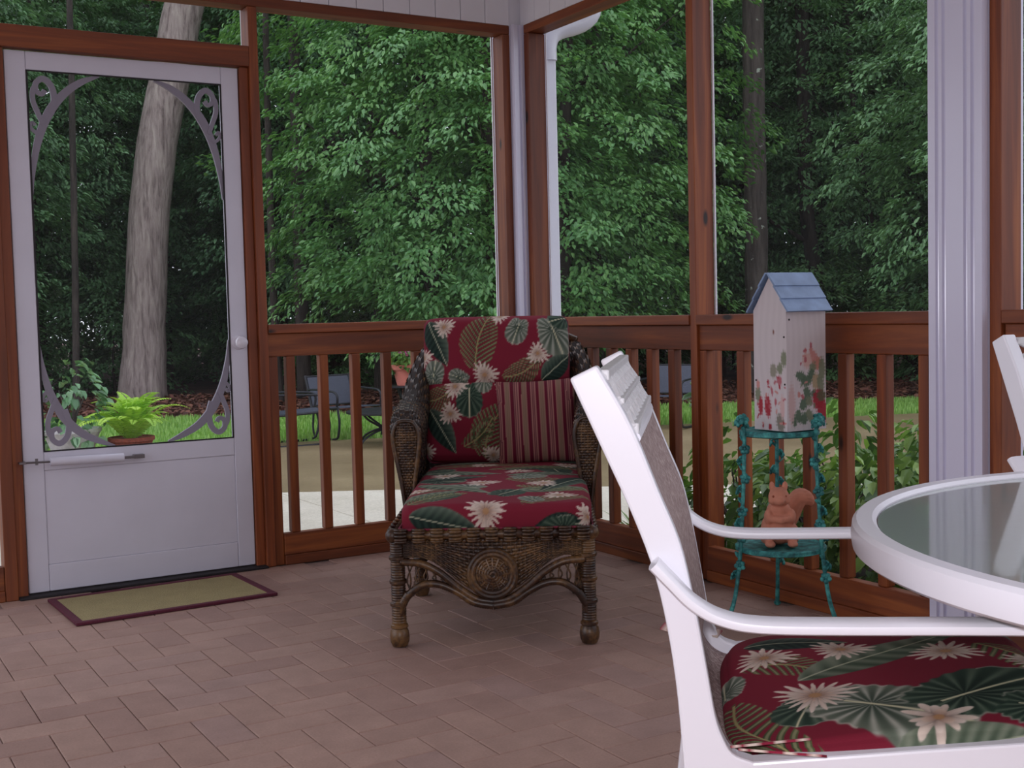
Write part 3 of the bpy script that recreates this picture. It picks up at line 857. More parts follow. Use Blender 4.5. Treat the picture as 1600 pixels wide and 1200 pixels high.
# cushions of the chaise
gs = 'floral cushions on the wicker chaise'
sc = thing('seat_cushion', 'long burgundy floral seat cushion lying flat on the wicker chaise', 'cushion', loc=ch.location, rz=ch.rotation_euler.z, group=gs)
mot = [('h',-.2,-.42,.09,40,True), ('b',-.28,-.55,-.05,-.6,.05), ('r',.08,-.5,.30,-.42,.055), ('b',.28,-.58,.1,-.62,.05), ('h',.22,-.60,.08,200,True), ('r',-.30,-.3,-.05,-.24,.05), ('h',-.1,-.22,.1,150), ('b',.05,-.30,.32,-.22,.05,True),
       ('r',.28,-.1,.02,-.05,.06), ('h',-.22,-.02,.1,-30,True), ('b',-.3,.18,.0,.10,.05,True), ('h',.2,.16,.1,100,True), ('r',-.25,.32,.1,.36,.06), ('b',.0,.22,.3,.30,.05), ('h',-.15,.5,.1,30), ('r',.1,.52,.32,.42,.05),
       ('b',-.32,-.44,-.12,-.30,.045,True), ('h',.02,-.36,.085,60,True), ('r',.30,-.26,.06,-.2,.05), ('b',-.3,.0,-.05,.04,.045), ('h',-.26,.22,.08,10,True), ('b',.02,.04,.3,.1,.045,True), ('r',-.05,.24,.28,.24,.05), ('h',.28,.46,.08,200,True), ('b',-.28,.44,.0,.5,.045,True), ('b',-.28,-.1,-.02,-.36,.05,True), ('r',-.28,-.5,-.1,-.36,.045), ('h',.08,-.02,.08,20), ('b',.3,.02,.14,-.3,.045), ('r',-.02,-.62,-.26,-.66,.04), ('h',.12,-.46,.06,120), ('f',-.03,-.54,.075,17), ('f',.2,-.38,.065,15,.4), ('f',-.06,-.12,.07,16,.2), ('f',.15,-.16,.06,15,.9), ('f',-.2,.08,.06,15), ('f',.06,.16,.06,16,.5), ('f',.24,.34,.06,15), ('f',-.08,.38,.06,15,.3), ('f',-.26,-.26,.05,14,.2), ('f',.3,-.56,.05,14,.2)]
a = cushion('cushion_cover', .595, 1.06, .085, 190, 300, lambda X, Y: paint(X, Y, mot), M_print, sc, puff=.012, rad=.025)
a.location = (.012, .518, .3555); piping(a, .595, 1.06, .012, .004)
def back_cushion(name, label, w, l, h, mot, y, z, tilt, nx, ny, x=0, puff=.02):
    t = thing(name, label, 'cushion', loc=ch.location, rz=ch.rotation_euler.z, group=gs)
    a = cushion('cushion_cover', w, l, h, nx, ny, lambda X, Y: paint(X, Y, mot), M_print, t, puff=puff, rad=.03)
    a.rotation_euler = (R(90-tilt), 0, 0); a.location = (x, y, z); piping(a, w, l, h*.5, .004)
    return t
W, H1, H2 = .575, .285, .335
N1 = lambda u, v: ((u-.5)*W, (v-.5)*H1)
N2 = lambda u, v: ((u-.5)*W, (v-.5)*H2)
m1 = [('b',*N1(.02,.95),*N1(.16,.28),.045), ('r',*N1(.36,.22),*N1(.46,1.0),.075,.08), ('h',*N1(.66,.82),.07,250), ('h',*N1(.90,.78),.11,290), ('r',*N1(.80,.35),*N1(.55,.1),.05), ('b',*N1(.82,.05),*N1(1.02,.42),.045), ('h',*N1(.06,.12),.065,80), ('h',*N1(.26,.1),.05,160), ('h',*N1(1.0,.98),.07,200,True),
      ('f',*N1(.14,.84),.05,15), ('f',*N1(.42,.14),.062,17,.3), ('f',*N1(.79,.42),.052,15,.6), ('f',*N1(-.02,.42),.05,15,.2), ('f',*N1(.53,1.02),.05,14,.1)]
m2 = [('r',*N2(.16,.82),*N2(-.02,.72),.05), ('h',*N2(.30,.78),.085,270,True), ('h',*N2(.40,.97),.055,270), ('b',*N2(.02,.62),*N2(.2,.08),.045), ('r',*N2(.40,.02),*N2(.56,.66),.075,.1), ('r',*N2(.26,.16),*N2(.46,.5),.04,-.1), ('h',*N2(.75,.7),.09,220), ('b',*N2(.6,.3),*N2(.95,.5),.05), ('h',*N2(.85,.2),.08,100,True),
      ('f',*N2(.20,.88),.056,16,.2), ('f',*N2(.165,.55),.052,15,.5), ('f',*N2(.46,.05),.05,15), ('f',*N2(.55,.84),.05,15,.2), ('f',*N2(.8,.45),.05,15,.2), ('f',*N2(-.02,.1),.05,15,.2)]
back_cushion('back_cushion', 'burgundy floral lower back cushion behind the striped pillow', W, H2, .10, m2, 1.200, .592, 12, 170, 110, -.012)
back_cushion('head_cushion', 'burgundy floral upper back cushion topping the wicker chaise', W, H1, .11, m1, 1.258, .852, 14, 170, 100, -.018, .03)
# striped throw pillow
def stripes(X, Y):
    per = .067; t = (X/per) % 1.0
    tan = np.array([132,102,86.]); burg = np.array([98,18,40.]); pink = np.array([158,106,100.]); plum = np.array([84,24,42.])
    col = np.tile(tan, (len(X), 1))
    for a, b, c in ((0, .16, burg), (.16, .20, pink), (.46, .50, pink), (.50, .66, burg), (.66, .71, plum), (.71, .77, pink), (.77, .81, plum), (.81, .88, pink), (.88, .92, plum), (.92, 1, pink)):
        col[(t >= a) & (t < b)] = c
    return col*(.93+.07*np.sin(X*900)[:, None])
tp = thing('throw_pillow', 'square striped burgundy and tan throw pillow leaning on the chaise back', 'pillow', loc=ch.location, rz=ch.rotation_euler.z)
def pillow(w, l, h, n, colour, mat, parent):
    u = np.linspace(-1, 1, n); Ux, Vx = np.meshgrid(u, u); k = np.clip((1-Ux**4)*(1-Vx**4), 0, 1)**.55
    pin = 1-.05*(1-np.abs(Ux)**2)*0-.045*np.abs(Vx)**3*(1-Ux**2); pin2 = 1-.045*np.abs(Ux)**3*(1-Vx**2)
    X = Ux*w/2*pin2; Y = Vx*l/2*pin
    V = np.vstack([np.c_[X.ravel(), Y.ravel(), (h/2*k).ravel()], np.c_[X.ravel(), Y.ravel(), (-h/2*k).ravel()]])
    idx = np.arange(n*n).reshape(n, n); F = np.stack([idx[:-1,:-1].ravel(), idx[:-1,1:].ravel(), idx[1:,1:].ravel(), idx[1:,:-1].ravel()], 1)
    me = np_mesh('pillow_cover', V, np.vstack([F, F[:, ::-1]+n*n])); set_print(me, colour(V[:, 0], V[:, 1]))
    return obj('pillow_cover', me, mat, parent, smooth='all')
pw = pillow(.315, .335, .11, 110, stripes, M_stripe, tp); pw.rotation_euler = (R(74), R(-2), 0); pw.location = (.142, 1.02, .602)

# ------------------------------------------------------------------ aluminium sling dining chair (local x = facing, y = across)
def make_chair(name, label, loc, rz):
    t = thing(name, label, 'chair', loc, rz)
    WD = .56; rear = [(-.129,.946),(-.091,.859),(-.056,.779),(-.03,.707),(-.014,.635),(-.003,.554),(.004,.457)]
    front = [(-.095,.962),(-.054,.887),(-.021,.803),(.004,.739),(.020,.667),(.035,.579),(.044,.523),(.054,.493),(.066,.475),(.09,.466)]
    poly = rear + [(.002,.36),(-.02,.18),(-.05,.003),(-.005,.003),(.026,.18),(.046,.36),(.06,.405),(.10,.424),(.20,.434),(.30,.444),(.42,.456),(.485,.462),(.50,.476),(.497,.497),(.48,.506),(.409,.499),(.298,.488),(.184,.476)] + front[::-1]
    sp = spline(rear, 22).tolist(); fp = spline(front, 34).tolist()
    poly = [tuple(q) for q in sp] + poly[7:25] + [tuple(q) for q in fp[::-1]]
    for a, b in ((0, .03), (WD-.03, WD)):
        obj('side_frame', MB().prism(poly, 'y', a, b), M_alu, t, bevel=.0035)
    arm = [(-.028,.720),(-.008,.699),(.018,.673),(.052,.654),(.10,.6455),(.20,.645),(.34,.647),(.43,.646),(.468,.634),(.486,.60),(.492,.52),(.498,.30),(.515,.004)]
    for yy in (-.0235, WD+.0235):
        P = spline(arm, 70); W_ = np.interp(np.arange(70), [0, 42, 50, 69], [1, 1, .8, .75])
        mb = MB(); seg = 14; n = 70; T = np.gradient(P, axis=0); T /= np.linalg.norm(T, axis=1)[:, None]
        vv = []; ff = []
        for i in range(n):
            nx, nz = -T[i,1], T[i,0]
            for k in range(seg):
                a = 2*math.pi*k/seg; ca, sa = math.cos(a), math.sin(a)
                cy = math.copysign(abs(ca)**.6, ca)*.023*W_[i]; cn = math.copysign(abs(sa)**.75, sa)*.0085
                vv.append((P[i,0]+nx*cn, yy+cy, P[i,1]+nz*cn))
        for i in range(n-1):
            for k in range(seg): l = (k+1) % seg; ff.append((i*seg+k, i*seg+l, (i+1)*seg+l, (i+1)*seg+k))
        ff += [tuple(range(seg))[::-1], tuple((n-1)*seg+k for k in range(seg))]
        mb.add(vv, ff); obj('armrest', mb, M_alu, t, smooth=True)
    mid = [(a[0]*.05+b[0]*.95, a[1]*.05+b[1]*.95) for a, b in zip(rear, [(-.095,.962),(-.054,.887),(-.021,.803),(.004,.739),(.020,.667),(.035,.579),(.044,.500)])]
    MP = spline(mid, 60)
    def on(z):   # centre line x at height z
        return float(np.interp(z, MP[::-1, 1], MP[::-1, 0]))
    mb = MB()
    zt, zm, zb = .948, .915, .880
    y0, y1 = .0305, WD-.0305
    for z, h in ((zt, .014), (zm, .008), (zb, .014)): mb.bar((on(z), y0, z), (on(z), y1, z), .016, h)
    nX = 8; dyy = (y1-y0)/nX
    for za, zc in ((zb, zm), (zm, zt)):
        for k in range(nX):
            ya, yb = y0+k*dyy, y0+(k+1)*dyy
            mb.bar((on(za), ya, za), (on(zc), yb, zc), .012, .009, up=(1,0,0)); mb.bar((on(za), yb, za), (on(zc), ya, zc), .012, .009, up=(1,0,0))
    obj('lattice_panel', mb, M_cast, t, bevel=.002)
    arch = spline([(on(.872), y0, .868), (on(.872)+.004, y0+.12, .874), (on(.872)+.005, WD/2, .8735), (on(.872)+.004, y1-.12, .874), (on(.872), y1, .868)], 24)
    obj('sling_bar', MB().tube(arch.tolist(), .007, 8), M_alu, t, smooth=True)
    path = [(on(z), z) for z in (.866, .80, .74, .68, .62, .57, .53)]+[(.032,.49),(.055,.458),(.10,.448),(.20,.455),(.30,.466),(.40,.477),(.478,.486)]
    SP = spline(path, 60); n = 20; vv = []; ff = []
    for i, (x, z) in enumerate(SP):
        for k in range(n+1):
            w = k/n; sag = .010*math.sin(math.pi*w); vv.append((x-(sag if z > .5 else 0), y0+.001+(y1-y0-.002)*w, z-(sag if z <= .5 else 0)))
    for i in range(59):
        for k in range(n): ff.append((i*(n+1)+k, i*(n+1)+k+1, (i+1)*(n+1)+k+1, (i+1)*(n+1)+k))
    so = obj('sling', MB().add(vv, ff), M_sling, t, smooth='all')
    sm = so.modifiers.new('solid', 'SOLIDIFY'); sm.thickness = .003; sm.offset = 0
    for k in range(2):
        xx, zz = ((.07, .39), (.47, .445))[k]
        obj('crossbar', MB().tube([(xx, .03, zz), (xx, WD-.03, zz)], .010, 10), M_alu, t, smooth=True)
    return t
c1 = make_chair('dining_chair', 'white aluminium sling chair with a floral seat pad tucked under the table', (-2.0012, -3.6289, 0), R(-39))
c2 = copy_tree(c1); c2['label'] = 'white aluminium sling chair with lattice back beside the fluted column'
c2.location = (-.858, -3.305, 0); c2.rotation_euler = (0, 0, R(-102))

sp_t = thing('seat_pad', 'burgundy floral seat pad with ties on the white sling chair', 'cushion', loc=c1.location, rz=R(-39))
def padm(f, n): return (f-.285, n-.278)
pm = [('r',*padm(.20,.50),*padm(.46,.52),.045,.05), ('b',*padm(.10,.43),*padm(.26,.42),.04), ('r',*padm(.10,.33),*padm(.21,.27),.04), ('b',*padm(.17,.245),*padm(.44,.46),.042,True), ('b',*padm(.52,.46),*padm(.36,.44),.04,True), ('r',*padm(.135,-.03),*padm(.075,.20),.060,.1), ('r',*padm(.44,.37),*padm(.51,.18),.045),
      ('h',*padm(.175,.15),.07,250,True), ('h',*padm(.255,.125),.135,-35), ('h',*padm(.375,.13),.13,30,True), ('h',*padm(.46,.08),.09,-20,True), ('b',*padm(.16,.0),*padm(.23,-.01),.02), ('h',*padm(.065,.26),.05,90), ('b',*padm(.25,.0),*padm(.46,.02),.035,True),
      ('f',*padm(.187,.182),.065,19,.1), ('f',*padm(.129,.356),.055,16,.4), ('f',*padm(.245,.376),.055,16,.2), ('f',*padm(.391,.336),.060,17,.7), ('f',*padm(.33,.06),.055,9,.2), ('f',*padm(.50,.27),.05,15,.1), ('f',*padm(.30,-.02),.03,12,.1)]
pd = cushion('pad_cover', .44, .515, .036, 330, 380, lambda X, Y: paint(X, Y, pm), M_print, sp_t, puff=.014, rad=.018, wav=.006, rc=.17)
pd.rotation_euler = (0, -math.atan(.108), 0); pd.location = (.285, .278, .459)
piping(pd, .44, .515, .010, .0035, c=.10)
mb = MB(); ribbon(mb, [(-.0, 0), (.03, .008), (.06, .004), (.10, .014)], [.02, .022, .022, .018], 0, .003, 14)
set_c = lambda X, Y: np.where((np.floor((X*60+Y*120)) % 2 == 0)[:, None], np.array([140,36,60.]), np.array([214,196,184.]))
for k, (px_, py_, rz_) in enumerate(((.062, .005, 20), (.075, -.004, -8), (.062, .535, 170))):
    m_ = bpy.data.meshes.new('tie'); m_.from_pydata(mb.v, [], mb.f); vv = np.array(mb.v); set_print(m_, set_c(vv[:, 0], vv[:, 2]))
    tie = obj('tie', m_, M_print, sp_t); tie.location = (px_, py_, .482); tie.rotation_euler = (R(70), 0, R(rz_))

# ------------------------------------------------------------------ round glass table
TX, TY, TR = -1.182, -4.011, .634
tb = thing('patio_table', 'round white patio table with a grey-green obscure glass top', 'table', loc=(TX, TY, 0))
prof = [(TR-.034,.690),(TR-.034,.716),(TR-.028,.7215),(TR-.006,.7215),(TR,.716),(TR+.002,.70),(TR,.684),(TR-.006,.679),(TR-.028,.679)]
mb = MB(); seg = 120; n = len(prof); vv = []; ff = []
for r_, z in prof:
    for k in range(seg): a = 2*math.pi*k/seg; vv.append((r_*math.cos(a), r_*math.sin(a), z))
for i in range(n):
    j = (i+1) % n
    for k in range(seg): l = (k+1) % seg; ff.append((i*seg+k, i*seg+l, j*seg+l, j*seg+k))
obj('rim', mb.add(vv, ff), M_alu, tb, smooth=True)
obj('glass_top', MB().lathe([(TR-.036,.708),(TR-.036,.714)], 96), M_glass, tb)
obj('pedestal', MB().lathe([(.07,.06),(.055,.10),(.035,.16),(.033,.55),(.05,.62),(.09,.668),(.10,.677)], 24), M_alu, tb, smooth=True)
mb = MB()
for k in range(4):
    a = R(6+90*k); mb.bar((.10*math.cos(a), .10*math.sin(a), .69), ((TR-.034)*math.cos(a), (TR-.034)*math.sin(a), .694), .03, .016)
obj('support_arms', mb, M_alu, tb, bevel=.002)
for k in range(4):
    a = R(6+90*k); c_, s_ = math.cos(a), math.sin(a)
    obj('foot', MB().tube(spline([(.05*c_,.05*s_,.085), (.15*c_,.15*s_,.075), (.25*c_,.25*s_,.04), (.30*c_,.30*s_,.012)], 12).tolist(), .017, 8, sy=.7), M_alu, tb, smooth=True)

# ------------------------------------------------------------------ verdigris plant stand, birdhouse and squirrel
SX, SY = -.182, -1.863
st = thing('plant_stand', 'verdigris metal three-legged stand with blossom covered legs', 'stand', loc=(SX, SY, 0))
FEET = [(-.191, .033), (.135, .164), (.060, -.197)]
TOPZ, LOWZ = .622, .246
mb = MB(); mb.lathe([(.118,-.012),(.128,-.008),(.128,.004),(.122,.008),(.118,.004)], 40, (0,0,TOPZ)); mb.lathe([(.001,-.004),(.12,-.004),(.12,.002),(.001,.002)], 40, (0,0,TOPZ)); obj('top_shelf', mb, M_verd, st, smooth=True)
mb = MB(); mb.lathe([(.135,-.012),(.146,-.008),(.146,.004),(.14,.008),(.135,.004)], 40, (0,0,LOWZ)); mb.lathe([(.001,-.004),(.138,-.004),(.138,.002),(.001,.002)], 40, (0,0,LOWZ)); obj('lower_shelf', mb, M_verd, st, smooth=True)
def blossom(mb, c, r, nrm, rg):
    q = Vector(nrm).normalized().to_track_quat('Z', 'Y').to_matrix(); a0 = rg.uniform(0, 6)
    for k in range(5):
        a = a0+2*math.pi*k/5
        mb.ellipsoid(Vector(c)+q @ Vector((math.cos(a)*r*.55, math.sin(a)*r*.55, 0)), (r*.42, r*.42, r*.2), 7, 4, q @ Matrix.Rotation(.35, 3, Vector((-math.sin(a), math.cos(a), 0))))
    mb.ellipsoid(Vector(c)+q @ Vector((0,0,r*.12)), (r*.25,)*3, 6, 4)
def leafy(mb, c, d, L, rg):
    q = Vector(d).normalized().to_track_quat('X', 'Z').to_matrix()
    mb.ellipsoid(Vector(c)+q @ Vector((L*.5, 0, 0)), (L*.55, L*.28, L*.08), 7, 4, q)
for li, (fx, fy) in enumerate(FEET):
    rg = random.Random(li+3); d = Vector((fx, fy, 0)).normalized(); tg = Vector((-d.y, d.x, 0))
    pts = spline([tuple(d*.205+Vector((0,0,.006))), tuple(d*.172+Vector((0,0,.10))), tuple(d*.150+Vector((0,0,LOWZ))), tuple(d*.142+Vector((0,0,.36))), tuple(d*.134+Vector((0,0,.50))), tuple(d*.131+Vector((0,0,TOPZ))), tuple(d*.138+Vector((0,0,.645)))], 40)
    leg = obj('leg', MB().tube(pts.tolist(), np.interp(np.arange(40), [0, 6, 39], [.008, .0068, .0062]).tolist(), 9).ellipsoid(tuple(d*.207+Vector((0,0,.009))), (.012,.012,.009), 8, 6), M_verd, st, smooth=True)
    mb = MB(); ml = MB()
    top = d*.140+Vector((0,0,.652))
    for k in range(4): a = k*1.6+li; blossom(mb, top+Vector((math.cos(a)*.012, math.sin(a)*.012, .004+.005*k)), .023, Vector((math.cos(a), math.sin(a), .5)), rg)
    for z, sgn in ((.575, 1), (.535, -1), (.48, 1), (.44, -1), (.375, 1), (.335, -1), (.29, 1), (.20, 1), (.165, -1)):
        rr = float(np.interp(z, pts[:, 2], np.linalg.norm(pts[:, :2], axis=1))); c = d*rr+Vector((0,0,z)); nd = (tg*sgn+d*rg.uniform(.1, .8)).normalized()
        cc = c+nd*.017
        mb.tube([tuple(c-Vector((0,0,.012))), tuple(cc)], .0028, 5)
        blossom(mb, cc, .0205, nd+Vector((0,0,.4)), rg)
        leafy(ml, c+Vector((0,0,.02)), (-tg*sgn+Vector((0,0,.9))), .03, rg); leafy(ml, c-Vector((0,0,.005)), (nd+Vector((0,0,1.1))), .026, rg)
    obj('blossoms', mb, M_verd, leg, smooth='all'); obj('leaves', ml, M_verd, leg, smooth='all')

bhz = R(1)    # gable faces down-left of the birdhouse seen from the porch
bh = thing('birdhouse', 'tall white painted birdhouse with a blue shingle roof on the metal stand', 'birdhouse', loc=(SX+.033, SY-.017, TOPZ+.0085), rz=bhz)
# local: gable faces -x, long side faces -y
GW, GD, GH, GP = .148, .172, .385, .492
rg = np.random.RandomState(5)
def panel_grid(name, P, nx, ny, motif, thick_dir):
    # P(u,v)->xyz ; coloured grid with a second layer behind it
    u, v = np.meshgrid(np.linspace(0, 1, nx), np.linspace(0, 1, ny)); u = u.ravel(); v = v.ravel()
    V = P(u, v); V2 = V+np.array(thick_dir)*.008; idx = np.arange(nx*ny).reshape(ny, nx)
    F = np.stack([idx[:-1,:-1].ravel(), idx[:-1,1:].ravel(), idx[1:,1:].ravel(), idx[1:,:-1].ravel()], 1).tolist()
    bd = np.r_[idx[0,:], idx[1:,-1], idx[-1,-2::-1], idx[-2:0:-1,0]]; nn = nx*ny
    Fb = (np.array(F)[:, ::-1]+nn).tolist(); Fs = [(int(bd[i]), int(bd[(i+1) % len(bd)]), int(bd[(i+1) % len(bd)])+nn, int(bd[i])+nn) for i in range(len(bd))]
    me = bpy.data.meshes.new(name); me.from_pydata(np.vstack([V, V2]).tolist(), [], F+Fb+Fs); me.update()
    c = motif(V); set_print(me, np.vstack([c, c])); return obj(name, me, M_paintwood, bh)
def dabs(c, x, z, lst):
    for (cx, cz, rx, rz_, ang, col) in lst:
        a, b = loc2(x, z, cx, cz, ang); k = sstep(1.15, .75, np.hypot(a/rx, b/rz_)/1.3+.12*np.sin(a*700)+.1*np.sin(b*560+1)); c = lay(c, k*.92, np.array(col, float))
    return c
GREEN, RED, PINK, OLV, ROSE = (84,104,84), (158,38,50), (198,136,130), (122,128,104), (176,96,104)
def base_white(V):
    h = V[:, 2]; c = np.tile(np.array([208.,198,200]), (len(V), 1)); c += (2*np.sin(V[:, 0]*260+V[:, 1]*230+np.sin(h*17)*2))[:, None]; return c
def side_motif(V):
    x = V[:, 0]/GD+.5; z = V[:, 2]/GH; c = base_white(V); X = x*GD; Z = z*GH
    L = [(.62,.64,.006,.012,0,PINK),(.70,.60,.012,.02,20,PINK),(.52,.58,.016,.02,0,(206,168,160)),(.78,.55,.018,.016,40,(190,128,112)),(.66,.52,.012,.012,0,OLV),(.90,.5,.012,.03,0,OLV),(.36,.45,.019,.012,-20,GREEN),(.50,.41,.02,.013,10,GREEN),(.62,.46,.014,.012,60,GREEN),(.74,.40,.014,.022,0,(170,150,118)),(.86,.38,.012,.024,10,OLV),
         (.52,.30,.012,.022,20,GREEN),(.42,.22,.013,.018,-25,GREEN),(.56,.24,.011,.014,40,OLV),(.30,.12,.011,.018,15,GREEN),(.44,.10,.012,.016,-10,GREEN),(.58,.12,.011,.02,30,OLV),(.18,.09,.008,.017,10,GREEN),(.68,.30,.008,.01,0,GREEN),(.80,.25,.02,.026,0,RED),(.92,.15,.02,.03,15,RED),(.88,.28,.016,.014,0,(92,88,64)),(.30,.30,.004,.008,0,PINK),(.12,.22,.012,.05,0,(200,170,168)),
         (.62,.70,.004,.01,0,ROSE),(.48,.66,.003,.008,0,PINK)]
    for i in range(14): L.append((rg.uniform(.3,.98), rg.uniform(.2,.68), rg.uniform(.002,.005), rg.uniform(.003,.008), rg.uniform(0,180), [PINK, OLV, ROSE][i % 3]))
    return dabs(c, X, Z, [(a*GD, b*GH, r1, r2, an, co) for a, b, r1, r2, an, co in L])
def gable_motif(V):
    y = .5-V[:, 1]/GW; z = V[:, 2]/GH; c = base_white(V)*.98; X = y*GW; Z = z*GH     # y: 0 left .. 1 right as seen
    L = [(.60,.50,.012,.018,0,(140,136,120)),(.80,.52,.010,.014,0,OLV),(.92,.60,.010,.02,0,OLV),(.12,.30,.010,.02,0,OLV),(.20,.20,.008,.024,0,RED),(.42,.20,.011,.028,5,RED),(.44,.40,.004,.008,0,ROSE),(.78,.42,.009,.012,0,ROSE),(.55,.33,.004,.012,10,ROSE),(.66,.24,.004,.01,0,ROSE),(.80,.07,.014,.024,10,(126,120,108)),(.48,.03,.006,.008,0,RED),(.62,.82,.003,.006,0,(130,90,80)),(.12,.38,.006,.012,0,PINK),(.86,.2,.008,.03,0,(206,170,168))]
    for i in range(22): L.append((rg.uniform(.05,.95), rg.uniform(.02,.45), rg.uniform(.002,.004), rg.uniform(.003,.007), rg.uniform(0,180), [ROSE, PINK, RED][i % 3]))
    return dabs(c, X, Z, [(a*GW, b*GH, r1, r2, an, co) for a, b, r1, r2, an, co in L])
top_at = lambda y: GH+(GP-GH)*(1-np.abs(y)/(GW/2))
for sg in (-1, 1):
    panel_grid('side_wall', lambda u, v, sg=sg: np.c_[(u-.5)*GD, np.full_like(u, sg*GW/2), v*GH], 70, 130, side_motif, (0, -sg, 0))
    panel_grid('gable_wall', lambda u, v, sg=sg: np.c_[np.full_like(u, sg*(GD/2+.0002)), (u-.5)*(GW-.0005), v*top_at((u-.5)*GW)], 61, 130, gable_motif, (-sg, 0, 0))
obj('floor_board', MB().box(-GD/2+.009, GD/2-.009, -GW/2+.009, GW/2-.009, .0005, .01), M_paintwood, bh)
for sg in (-1, 1):
    sl = math.atan2(GP-GH, GW/2); dn = Vector((0, sg*math.cos(sl), -math.sin(sl))); nr = Vector((0, sg*math.sin(sl), math.cos(sl)))
    top = Vector((0, 0, GP+.0095)); 
    for k in range(3):
        w = .0535; a = top+dn*(w*k*.93)+nr*(.001+.003*k*0); b = a+dn*w
        mb = MB(); x0, x1 = -GD/2-.013, GD/2+.012; tk = .006
        a2, b2 = a+nr*.0, b+nr*.004
        vv = [(x0,*a2[1:]),(x1,*a2[1:]),(x1,*b2[1:]),(x0,*b2[1:])]; vv += [(p[0], p[1]+nr.y*tk, p[2]+nr.z*tk) for p in vv]
        mb.add(vv, [(0,3,2,1),(4,5,6,7),(0,1,5,4),(1,2,6,5),(2,3,7,6),(3,0,4,7)])
        obj('roof_board', mb, M_roofb, bh)
for p, r3 in (((-GD/2-.001, -GW/2+.01, .30), 0), ((-GD/2-.001, GW/2-.01, .16), 0), ((-GD/2-.001, -GW/2+.008, .15), 0), ((-GD/2+.012, -GW/2-.001, .355), 1), ((GD/2-.06, -GW/2-.001, .012), 1)):
    obj('nail', MB().ellipsoid(p, (.0035,.002,.0035) if r3 else (.002,.0035,.0035), 6, 4), M_dark, bh)

# terracotta squirrel: local faces -y (towards the camera side)
sq = thing('squirrel_figurine', 'terracotta squirrel figurine on the lower shelf of the metal stand', 'figurine', loc=(SX-.012, SY-.006, LOWZ+.0085), rz=R(-34))
mb = MB()
E_ = lambda c, r, rot=None: mb.ellipsoid(c, r, 20, 14, rot)
E_((0,.012,.052), (.056,.058,.055)); E_((0,-.004,.095), (.043,.044,.055)); E_((-.002,-.020,.118), (.033,.030,.030))
E_((-.004,-.034,.160), (.034,.034,.032)); E_((-.006,-.062,.152), (.018,.020,.016)); E_((-.006,-.072,.158), (.007,.008,.006))
E_((-.026,-.046,.150), (.014,.014,.013)); E_((.016,-.046,.150), (.014,.014,.013))
for s_ in (-1, 1):
    E_((s_*.040,-.012,.036), (.025,.045,.034)); E_((s_*.036,-.052,.010), (.017,.030,.011))
    E_((s_*.036,-.026,.095), (.015,.024,.027), Matrix.Rotation(.5, 3, 'X')); E_((s_*.020,-.050,.090), (.020,.013,.012), Matrix.Rotation(s_*.6, 3, 'Z'))
    E_((-.004+s_*.021,-.026,.194), (.010,.007,.017))
E_((-.002,-.058,.088), (.014,.013,.013))
body = obj('body', mb, M_terra, sq, smooth='all')
rm = body.modifiers.new('remesh', 'REMESH'); rm.mode = 'VOXEL'; rm.voxel_size = .0035; rm.use_smooth_shade = True
s2 = body.modifiers.new('smooth', 'SMOOTH'); s2.factor = .5; s2.iterations = 4
mb = MB()
tp_ = [(.010,.062,.020), (.034,.072,.050), (.052,.070,.090), (.062,.060,.125), (.078,.050,.148), (.098,.046,.140), (.104,.046,.120)]
TPp = spline(tp_, 26); rr = np.interp(np.linspace(0, 1, 26), [0, .2, .5, .75, .9, 1], [.020,.028,.034,.030,.022,.008])
mb.tube(TPp.tolist(), rr.tolist(), 14, sy=.8)
for k in range(5):
    off = (k-2)*.5
    mb.tube([(p[0]+math.cos(off)*r_*.75*.6+.006, p[1]-abs(math.cos(off))*r_*.72, p[2]+math.sin(off)*r_*.62) for p, r_ in zip(TPp[4:], rr[4:])], [.0075*min(1, r_/.03) for r_ in rr[4:]], 6)
tl = obj('tail', mb, M_terra, sq, smooth='all')
rm = tl.modifiers.new('remesh', 'REMESH'); rm.mode = 'VOXEL'; rm.voxel_size = .003; rm.use_smooth_shade = True
M_eye = simple('terracotta_shade', C(150,80,60), .8)
for s_ in (-1, 1): obj('eye', MB().ellipsoid((-.006+s_*.020,-.060,.166), (.0035,.003,.004), 8, 6), M_eye, sq)

# ================================================================== outdoors
G = -.12
def flat(name, poly, z, mat, label, cat, thick=.3):
    o = obj(name, MB().prism(poly, 'z', z-thick, z), mat); return tag(o, label, cat, kind='structure')
far_edge = [(-14, 17.2), (1.92, 8.86), (7.8, 5.37), (20, -1.8)]
near_edge = [(-14, 11.0), (0.87, 5.91), (6.45, 4.09), (20, -.4)]
flat('forest_floor', [(-60, -25), (70, -25), (70, 70), (-60, 70)], G-.06, M_forest, 'brown leaf covered ground under the trees', 'ground')
flat('lawn', near_edge+far_edge[::-1], G-.01, M_lawn, 'strip of green lawn between the patio and the woods', 'lawn', .045)
flat('stained_patio', [(-14, 3.2), (-.22, 2.85), (.395, 2.5), (3.2, .6), (20, -4.0)]+near_edge[::-1], G-.001, M_conc2, 'brown stained patio paving next to the lawn', 'patio', .05)
pt = thing('patio', 'pale concrete patio slabs outside the screened wall', 'patio', kind='structure')
for k, poly in enumerate([[(-14,.16),(-.184,.16),(-.21,2.84),(-14,3.19)], [(-.176,.16),(.7,.16),(3.19,.6),(.395,2.49),(-.202,2.83)]]):
    obj('slab', MB().prism(poly, 'z', G-.05, G), M_conc, pt, bevel=.004)
flat('planting_bed', [(.13,-7),(.13,.15),(.72,.15),(3.2,.58),(20,-4.05),(20,-7)], G-.004, M_soil, 'dark soil bed along the right screened wall', 'planting bed', .05)

